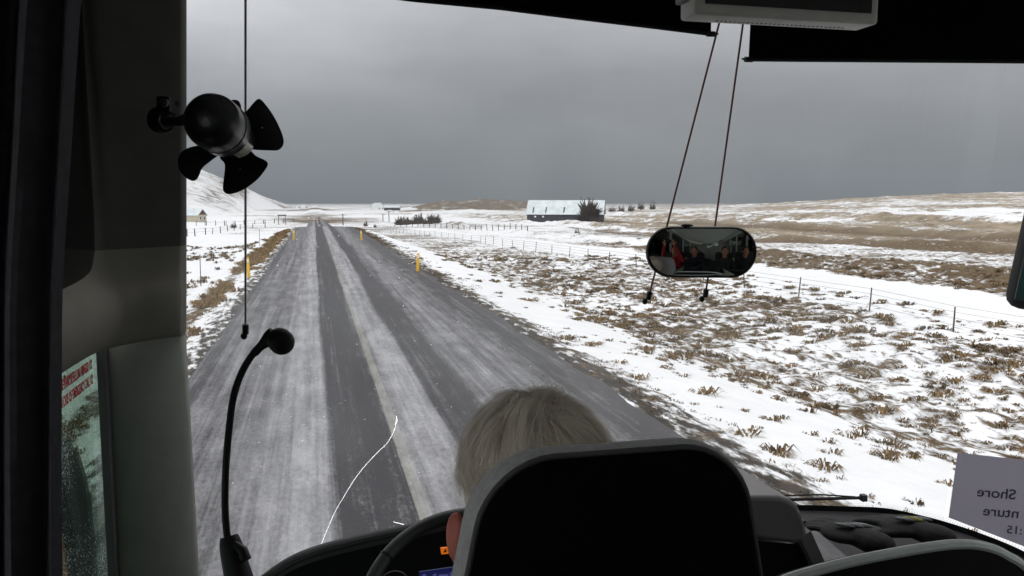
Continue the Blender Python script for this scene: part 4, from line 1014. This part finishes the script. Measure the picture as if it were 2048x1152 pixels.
MB().add([qs[0], qs[1], qs[2], qs[3]], [(0, 1, 2, 3)]).build('sheet', pm_, pa, smooth=False, fix=False)
def onplane(px, py, off=.002):
    rr2 = ray(px, py); t = (o_+nrm*off-CAM).dot(nrm)/rr2.dot(nrm); return CAM+rr2*t
for s_, xr, yb, hpx in (('Shore', 1953, 992, 20), ('nture', 1965, 1030, 20), (':15', 2012, 1066, 15)):
    e0 = onplane(xr, yb); e1_ = onplane(xr+80, yb+80*.09); tx = (e1_-e0).normalized(); ty = (onplane(xr+2, yb-20)-e0).normalized()
    # mirrored: glyph x axis runs towards -tx, last letter at xr
    t = text('lettering', s_, .046 if hpx == 20 else .036, e0, -tx, ty, M['ink'], pa, ext=.0003, align='RIGHT', bold=.0005)
# ---- suction hook
c_ = W(1860, 857, .008)
r = empty('suction_hook', c_, 'clear suction cup with a small dark hook stuck on the windscreen', 'hook')
b = MB(); ri = []
for k in range(28):
    a = 2*PI*k/28; d_ = Vector((math.cos(a), 0, math.sin(a))); ri.append([c_+d_*(.0155+.0007*math.cos(t))+Vector((0, .0007*math.sin(t), 0)) for t in [2*PI*j/6 for j in range(6)]])
ri.append(ri[0]); b.grid(ri, True); b.build('cup_rim', glass('clear_rubber', (.55, .56, .56)), r)
MB().tube([c_+Vector((0, -.006, .004)), c_+Vector((.001, -.008, -.012))], .0019, 6).build('hook', M['black'], r)
MB().tube([c_+Vector((.0055*math.cos(a), -.006, .003+.0055*math.sin(a))) for a in [math.radians(q_) for q_ in range(-40, 230, 20)]], .0015, 6).build('hook_head', M['black'], r)

# ---- gloves on the dash
def hand_geo(b, wrist, d, n, s=1.0, curl=.25, thick=1.0, mirror=1, spread=.10):
    d = Vector(d).normalized(); n = Vector(n); n = (n-d*n.dot(d)).normalized(); sd = d.cross(n)*mirror
    Mx = Matrix((sd, d, n)).transposed()
    w = Vector(wrist)
    b.ell(w+d*.05*s, (.041*s*thick, .052*s, .017*s*thick), Mx)
    for i, (off, ln, r_) in enumerate(((-.030, .070, .0082), (-.010, .079, .0086), (.011, .073, .0083), (.030, .058, .0072))):
        p0 = w+d*.088*s+sd*off*s; dd = (d+sd*off*spread*30*.3).normalized(); nn = n
        lens = (.45*ln, .30*ln, .25*ln); a = 0
        for j, l in enumerate(lens):
            a += curl*(1+.15*i) ; dv = dd*math.cos(a)-nn*math.sin(a); p1 = p0+dv*l*s
            b.cap(p0, p1, r_*s*thick*(1-.08*j), r_*s*thick*(.92-.08*j), 10); p0 = p1
    p0 = w+d*.028*s-sd*.032*s; dv = (d*.65-sd*.75-n*.15).normalized(); p1 = p0+dv*.036*s; b.cap(p0, p1, .012*s*thick, .0098*s*thick, 10)
    dv = (d*.95-sd*.25-n*(.2+curl)).normalized(); b.cap(p1, p1+dv*.030*s, .0098*s*thick, .008*s*thick, 10)
def surf(b, vox, it=6):
    return evalmesh(b.mesh('m'), [('REMESH', dict(mode='VOXEL', voxel_size=vox)), ('SMOOTH', dict(factor=.5, iterations=it))])
def dash_pt(px, py, z): return onZ(px, py, z)
for i, (wpx, tpx, lb) in enumerate((((1750, 1082), (1640, 1040), 'black work glove with grey patches lying on the dash, nearer the driver'), ((1872, 1068), (1762, 1032), 'black work glove with yellow green print on the dash, nearer the paper sign'))):
    zz = 2.085
    w_ = onZ(*wpx, zz+.02); t_ = onZ(*tpx, zz+.02); d_ = t_-w_; d_.z = 0
    root = empty('work_glove', w_, lb, 'glove', 'pair of work gloves on the dash')
    b = MB(); hand_geo(b, w_+d_.normalized()*.02, d_, (0, 0, 1), 1.2, .22, 1.5, mirror=1 if i else -1); b.cap(w_-d_.normalized()*.005, w_+d_.normalized()*.05, .046, .038)
    me = surf(b, .005, 8); 
    for v_ in me.vertices: v_.co.z = zz+(v_.co.z-zz-.02)*.62+.015
    me.transform(Matrix.Translation(-Vector(w_))); link('glove_body', me, M['glove'], root)
    dn = d_.normalized(); sdv = Vector((-dn.y, dn.x, 0))
    for j in range(3):
        c_ = w_+dn*(.05+.012*j)+sdv*(-.02+.02*j)+Vector((0, 0, .020)); MB().ell(c_, (.026, .008, .005), Matrix.Rotation(.5+math.atan2(dn.y, dn.x), 3, 'Z')).build('patch', M['glovegrey'] if (j != 1 or i == 0) else M['gloveyellow'], root)

# ------------------------------------------------------------------ people
def head_geo(b, c, s=1.0, ez=0, ew=1.0):
    c = Vector(c)
    b.ell(c+Vector((0, -.012, .028))*s, (.074*s, .094*s, .085*s), n=28, m=20)        # cranium
    b.ell(c+Vector((0, .028, -.028))*s, (.060*s, .062*s, .080*s), n=24, m=18)        # face
    b.ell(c+Vector((0, .052, -.088))*s, (.032*s, .028*s, .022*s), n=16)              # chin
    b.cap(c+Vector((0, .086, .008))*s, c+Vector((0, .104, -.026))*s, .008*s, .013*s)  # nose
    for q in (-1, 1):
        b.cap(c+Vector((q*.012, .088, .022))*s, c+Vector((q*.045, .072, .024))*s, .010*s, .009*s)   # brow
        b.ell(c+Vector((q*.030, .080, .002))*s, (.012*s, .008*s, .009*s))               # eye
        b.ell(c+Vector((q*.040, .064, -.030))*s, (.020*s, .018*s, .016*s))               # cheek
        Mx = Matrix.Rotation(q*-.50, 3, 'Z')
        b.ell(c+Vector((q*.082*ew, -.012, -.014+ez))*s, (.0095*s, .019*s, .034*s), Mx)         # ear
        b.ell(c+Vector((q*.076*ew, -.004, -.014+ez))*s, (.012*s, .010*s, .022*s), Mx)
    b.cap(c+Vector((-.017, .088, -.052))*s, c+Vector((.017, .088, -.052))*s, .006*s, .006*s)     # lips
def person(origin, label, top, hairm, elbows, wrists, hdirs, hn, name='person', curl=.45, headoff=(0, 0, 0), legs=True, hair_cap=True, scale=1.0, grp=None, hscale=1.0, ez=0, ew=1.0, skinm=None):
    o = Vector(origin); r = empty(name, o, label, 'person', grp)
    T_ = lambda v: o+Vector(v)*scale
    hc = T_((0, .04, .70))+Vector(headoff)
    b = MB(); head_geo(b, hc, hscale, ez, ew)
    b.cap(T_((0, -.01, .50)), hc+Vector((0, -.005, -.06)), .060, .052)
    b.ell(T_((0, 0, .36)), (.155, .095, .19)); b.ell(T_((0, .02, .12)), (.155, .11, .14))
    b.cap(T_((-.14, 0, .46)), T_((.14, 0, .46)), .062, .062)
    sh = [T_((-.18, 0, .45)), T_((.18, 0, .45))]
    for i in (0, 1):
        b.cap(sh[i], elbows[i], .050, .038); b.cap(elbows[i], wrists[i], .036, .024)
        hand_geo(b, wrists[i], hdirs[i], hn[i], 1.0, curl, 1.0, mirror=1 if i == 0 else -1)
    lg = MB()
    for q in (-1, 1):
        for bb_, g_ in ((b, 0), (lg, .012)):
            bb_.cap(T_((q*.09, .05, .09)), T_((q*.12, .46, .10)), .082+g_, .056+g_); bb_.cap(T_((q*.12, .46, .10)), T_((q*.12, .50, -.33)), .054+g_, .036+g_)
        b.cap(T_((q*.12, .48, -.38)), T_((q*.12, .66, -.40)), .036, .030)
    body = surf(b, .0055, 4); body.transform(Matrix.Translation(-o)); link('body', body, skinm or M['skin'], r)
    j = MB(); j.ell(T_((0, 0, .35)), (.178, .118, .21)); j.ell(T_((0, .02, .12)), (.175, .13, .15)); j.cap(T_((-.14, 0, .45)), T_((.14, 0, .45)), .076, .076)
    j.cap(T_((0, -.01, .46)), T_((0, .0, .545)), .072, .066)
    for i in (0, 1):
        j.cap(sh[i], elbows[i], .066, .052); w2 = elbows[i].lerp(wrists[i], .93); j.cap(elbows[i], w2, .050, .036)
    me = surf(j, .009, 5); me.transform(Matrix.Translation(-o)); link('jacket', me, top, r)
    lg.ell(T_((0, .02, .10)), (.168, .125, .12)); me = surf(lg, .010, 4); me.transform(Matrix.Translation(-o)); link('trousers', me, M['trouser'], r)
    for q in (-1, 1):
        MB().ell(hc+Vector((q*.030, .0865, .002))*scale, (.0075, .0035, .0045)).build('eye', M['gloss'], r)
    if hair_cap:
        h = MB(); c = hc
        h.ell(c+Vector((0, -.022, .038))*scale, (.083*scale, .096*scale, .087*scale), n=26, m=18); h.ell(c+Vector((0, -.05, -.01))*scale, (.074*scale, .06*scale, .075*scale))
        me = surf(h, .006, 3)
        for v_ in me.vertices: v_.co += Vector((random.gauss(0, .0012),)*3)
        me.transform(Matrix.Translation(-o)); link('hair', me, hairm, r)
    return r, hc
# driver
hcen = P(1064, 972, 1.10); hcen.y += .0
so = Vector((hcen.x, hcen.y-.05, hcen.z-.70))
wl = wc+(ex*math.cos(3.6)+ey*math.sin(3.6))*RW; wr = wc+(ex*math.cos(-.25)+ey*math.sin(-.25))*RW
hl_ = wl-Vector((0, .085, -.02)); hr_ = wr-Vector((0, .085, -.02))
el_ = Vector((hcen.x-.26, hcen.y+.10, hcen.z-.50)); er_ = Vector((hcen.x+.27, hcen.y+.10, hcen.z-.50))
drv, hc = person(so, 'grey haired driver seen from behind above the seat, hands on the wheel', M['navy'], M['hair'], (el_, er_), (hl_, hr_), (Vector((0, 1, .15)), Vector((0, 1, .15))), (Vector((.1, .2, 1)), Vector((-.1, .2, 1))), curl=.75, hair_cap=False, hscale=1.1, ez=-.034, ew=1.17, skinm=M['skinred'])
# driver hair : scalp cap and strands
hs = 1.0
def scalp(th, ph, k=1.0):   # th azimuth, ph polar
    return Vector((.083*math.sin(ph)*math.cos(th), .103*math.sin(ph)*math.sin(th), .094*math.cos(ph)))*k
cS = hc+Vector((0, -.016, .026))
n = MB(); n.ell(cS, (.089, .103, .097), n=30, m=20); n.ell(hc+Vector((0, -.038, -.030)), (.082, .056, .088), n=24)
me = surf(n, .005, 5); me.transform(Matrix.Translation(-so)); hb = link('hair', me, mat('hair_base', (.45, .36, .28), .9, var=.4, scale=120), drv)
rs = np.random.default_rng(3); co = []; fc = []
NS = 24000; crown = Vector((.22, -.02, .97)).normalized()
sgw = .00045
NC = 520; sdv = rs.normal(size=(NC, 3)); sdv /= np.linalg.norm(sdv, axis=1)[:, None]; sfl = rs.normal(0, .34, (NC, 3)); slf = rs.gamma(2, .05, NC); stn = rs.beta(1.4, 1.4, NC); tones = []
for i in range(NS):
    while True:
        d_ = Vector(rs.normal(size=3)).normalized()
        if d_.z > -.85 and not (d_.y > .45 and d_.z < .35) and not (d_.z < -.1 and d_.y > .1): break
    base = cS + Vector((d_.x*.093, d_.y*.108, d_.z*.103)) if d_.z > -.15 else cS+Vector((d_.x*.090, d_.y*.098-.005, d_.z*.125))
    ci = int(np.argmax(sdv@np.array(d_))); base = base + (base-cS)*(.045*(stn[ci]-.5)+.012+.025*math.sin(d_.x*14+d_.z*11)); tones.append(min(1, max(0, .55*stn[ci]+.45*rs.random())))
    tn = (d_-crown*d_.dot(crown)); tn = tn.normalized() if tn.length > .25 else Vector((rs.normal(), rs.normal(), 0)).normalized()
    sw_ = crown.cross(tn)*.55
    flow = (tn+sw_+Vector((0, 0, -.35))+Vector(sfl[ci])+Vector(rs.normal(0, .10, 3))+.34*Vector((math.sin(d_.x*11+d_.z*13+2*math.sin(d_.y*9)), math.sin(d_.y*12+d_.x*17), .6*math.sin(d_.x*19+d_.z*8)))+.2*Vector((math.sin(d_.z*37+d_.x*23), math.sin(d_.x*41), 0))).normalized(); flow = (flow-d_*flow.dot(d_)).normalized()
    Ln = rs.uniform(.03, .08)*(1.0 if d_.z > -.1 else .55); lift = rs.gamma(2, .03)+float(slf[ci])
    if rs.random() < .004: lift += .2
    b_ = len(co); side = d_.cross(flow).normalized(); p_ = base; dirv = (flow+d_*lift*1.6).normalized()
    for k in range(5):
        w_ = sgw*(1-.18*k); co += [tuple(p_-side*w_), tuple(p_+side*w_)]
        p_ = p_+dirv*Ln/4
        nd = (p_-cS); nd = Vector((nd.x/.091, nd.y/.108, nd.z/.101)).normalized()
        dirv = (dirv + Vector((0, 0, -.10)) - nd*max(0, dirv.dot(nd))*.5 - nd*.10*(lift < .3)).normalized()
    for k in range(4): fc.append((b_+2*k, b_+2*k+1, b_+2*k+3, b_+2*k+2))
me = npmesh('hair_strands', np.array(co)-np.array(so), np.array(fc)); at = me.attributes.new('tone', 'FLOAT', 'POINT'); at.data.foreach_set('value', np.repeat(np.array(tones), 10).astype(np.float32)); link('hair_strands', me, M['strand'], hb, smooth=False)
# passengers (seen in the mirror)
def seatrow(x, y, label, grp='passenger seats'):
    z = 1.95; r = empty('passenger_seat', (x, y, z-.5), label, 'seat', grp)
    MB().box((x, y+.18, z-.04), (.44, .46, .13), bev=.04).build('seat_cushion', M['seatdark'], r)
    MB().box((x, y-.10, z+.36), (.44, .10, .78), Matrix.Rotation(.12, 3, 'X'), bev=.04).build('backrest', M['seatdark'], r)
    MB().box((x, y+.15, z-.40), (.3, .3, .60), bev=.02).build('base', M['black'], r)
    return r
s0 = seatrow(.02, -.40, 'dark passenger seat under the passenger in red'); px_s = [(-.0+.50, -.40, 'dark passenger seat next to the passenger in red'), (1.22, -.40, 'dark passenger seat by the aisle on the right'), (1.72, -.40, 'dark passenger seat by the right hand windows')]
for x, y, lb in px_s:
    c_ = copy_tree(s0); c_.location = (x, y, 1.45); c_['label'] = lb
V = Vector
ph = MB().box((0.0, -.016, 2.95), (.150, .009, .075), bev=.003).build('phone', M['black'], None, loc=(0, -.016, 2.95)); tag(ph, 'dark phone held up by the passenger in red', 'phone')
person((.02, -.42, 2.02), 'passenger in a red jacket raising a phone, seen in the mirror', M['red'], M['hairdark'], (V((-.24, -.22, 2.50)), V((.26, -.22, 2.50))), (V((-.115, -.075, 2.86)), V((.115, -.075, 2.86))), (V((.25, .25, .9)), V((-.25, .25, .9))), (V((.3, -1, .1)), V((-.3, -1, .1))), curl=.35, headoff=(0, 0, 0))
for x, lb, tp_, hm in ((.50, 'passenger in a navy jacket beside the one in red, seen in the mirror', M['navy'], M['hairdark']), (1.22, 'passenger in a charcoal jacket by the aisle, seen in the mirror', M['charcoal'], M['hairdark']), (1.72, 'passenger in black by the right windows, seen in the mirror', M['trouser'], M['hairdark'])):
    person((x, -.42, 2.02), lb, tp_, hm, (V((x-.25, -.36, 2.24)), V((x+.25, -.36, 2.24))), (V((x-.10, -.08, 2.14)), V((x+.10, -.08, 2.14))), (V((.3, 1, -.1)), V((-.3, 1, -.1))), (V((.1, 0, 1)), V((-.1, 0, 1))), curl=.3)
# modesty panels behind the driver, in front of the first row
for x0_, x1_, lb in ((.0, .62, 'pale panel with a dark rail in front of the passenger in red'), (1.0, 2.02, 'pale panel with a dark rail in front of the right hand seats')):
    r = empty('modesty_panel', ((x0_+x1_)/2, .42, 1.6), lb, 'panel', 'pale panels in front of the first row')
    b = MB(); zt_ = 2.42
    MB().box(((x0_+x1_)/2, .42, 1.98), (x1_-x0_-.06, .03, zt_-1.6), bev=.01).build('board', M['panelgreen'], r)
    MB().tube(spline([(x0_, .42, 1.5), (x0_, .42, zt_-.08), (x0_+.08, .42, zt_+.02), (x1_-.08, .42, zt_+.02), (x1_, .42, zt_-.08), (x1_, .42, 1.5)], 6), .022, 10).build('rail', M['black'], r)

# ------------------------------------------------------------------ air
hm = bpy.data.materials.new('haze'); hm.use_nodes = True; N = hm.node_tree.nodes; N.remove(N['Principled BSDF']); pv_ = N.new('ShaderNodeVolumePrincipled')
pv_.inputs['Color'].default_value = (.42, .46, .50, 1); pv_.inputs['Density'].default_value = 2.8e-4; pv_.inputs['Anisotropy'].default_value = .2; hm.node_tree.links.new(pv_.outputs[0], N['Material Output'].inputs['Volume'])
hz_ = MB().box((0, 0, 125), (14000, 14000, 290)).build('haze', hm, None, smooth=False); tag(hz_, 'thin grey snow haze filling the air over the plain', 'haze', kind='stuff')
# ------------------------------------------------------------------ light
SUN_EL, SUN_AZ = math.radians(38), math.radians(35)      # azimuth from +Y towards +X
sd = bpy.data.lights.new('sun', 'SUN'); sd.energy = .75; sd.angle = math.radians(14); sd.color = (1, .97, .93)
so_ = bpy.data.objects.new('sun', sd); COL.objects.link(so_)
dirv = Vector((math.sin(SUN_AZ)*math.cos(SUN_EL), math.cos(SUN_AZ)*math.cos(SUN_EL), math.sin(SUN_EL)))
so_.rotation_euler = dirv.to_track_quat('Z', 'Y').to_euler(); so_.location = (0, 0, 60)
w = bpy.data.worlds.new('World'); S.world = w; w.use_nodes = True; N = w.node_tree.nodes; L = w.node_tree.links
bg = N['Background']; bg.inputs['Strength'].default_value = .1
sky = N.new('ShaderNodeTexSky'); sky.sky_type = 'NISHITA'; sky.sun_disc = False; sky.sun_elevation = SUN_EL; sky.sun_rotation = SUN_AZ
tc = N.new('ShaderNodeTexCoord'); sep = N.new('ShaderNodeSeparateXYZ'); L.new(tc.outputs['Generated'], sep.inputs[0])
ramp = N.new('ShaderNodeValToRGB'); cr = ramp.color_ramp; L.new(sep.outputs['Z'], ramp.inputs[0])
stops = [(0, (.12, .135, .15)), (.015, (.15, .163, .18)), (.05, (.24, .25, .265)), (.09, (.30, .305, .32)), (.15, (.39, .392, .41)), (.23, (.64, .64, .66)), (.40, (.66, .66, .67)), (.7, (.80, .80, .80)), (1, (.90, .90, .90))]
while len(cr.elements) > 1: cr.elements.remove(cr.elements[0])
cr.elements[0].position = 0; cr.elements[0].color = (*stops[0][1], 1)
for p_, c_ in stops[1:]: e = cr.elements.new(p_); e.color = (*c_, 1)
mps = N.new('ShaderNodeMapping'); mps.inputs['Scale'].default_value = (1, 1, 3); L.new(tc.outputs['Generated'], mps.inputs['Vector']); cl = nz(N, L, mps.outputs['Vector'], 3.2, 6, .55); clf = mth(N, L, 'MULTIPLY_ADD', cl, 1.0, .5)
lf = mth(N, L, 'MULTIPLY_ADD', sep.outputs['X'], -1.3, 1.18); lf = mth(N, L, 'MINIMUM', mth(N, L, 'MAXIMUM', lf, .95), 1.5)
bk = mth(N, L, 'MULTIPLY_ADD', mth(N, L, 'MAXIMUM', mth(N, L, 'MULTIPLY_ADD', sep.outputs['Y'], -1.0, .15), 0), 1.9, 1)
g_ = mth(N, L, 'MULTIPLY', mth(N, L, 'MULTIPLY', mth(N, L, 'MULTIPLY', clf, lf), bk), 10)
sc = N.new('ShaderNodeVectorMath'); sc.operation = 'SCALE'; L.new(ramp.outputs[0], sc.inputs[0]); L.new(g_, sc.inputs['Scale'])
L.new(mixc(N, L, .95, sky.outputs[0], sc.outputs[0]), bg.inputs['Color'])
S.view_settings.view_transform = 'Standard'; S.view_settings.look = 'None'; S.view_settings.exposure = 0; S.view_settings.gamma = 1
S.render.engine = 'CYCLES'; S.cycles.use_denoising = True; S.cycles.max_bounces = 8; S.cycles.transparent_max_bounces = 12
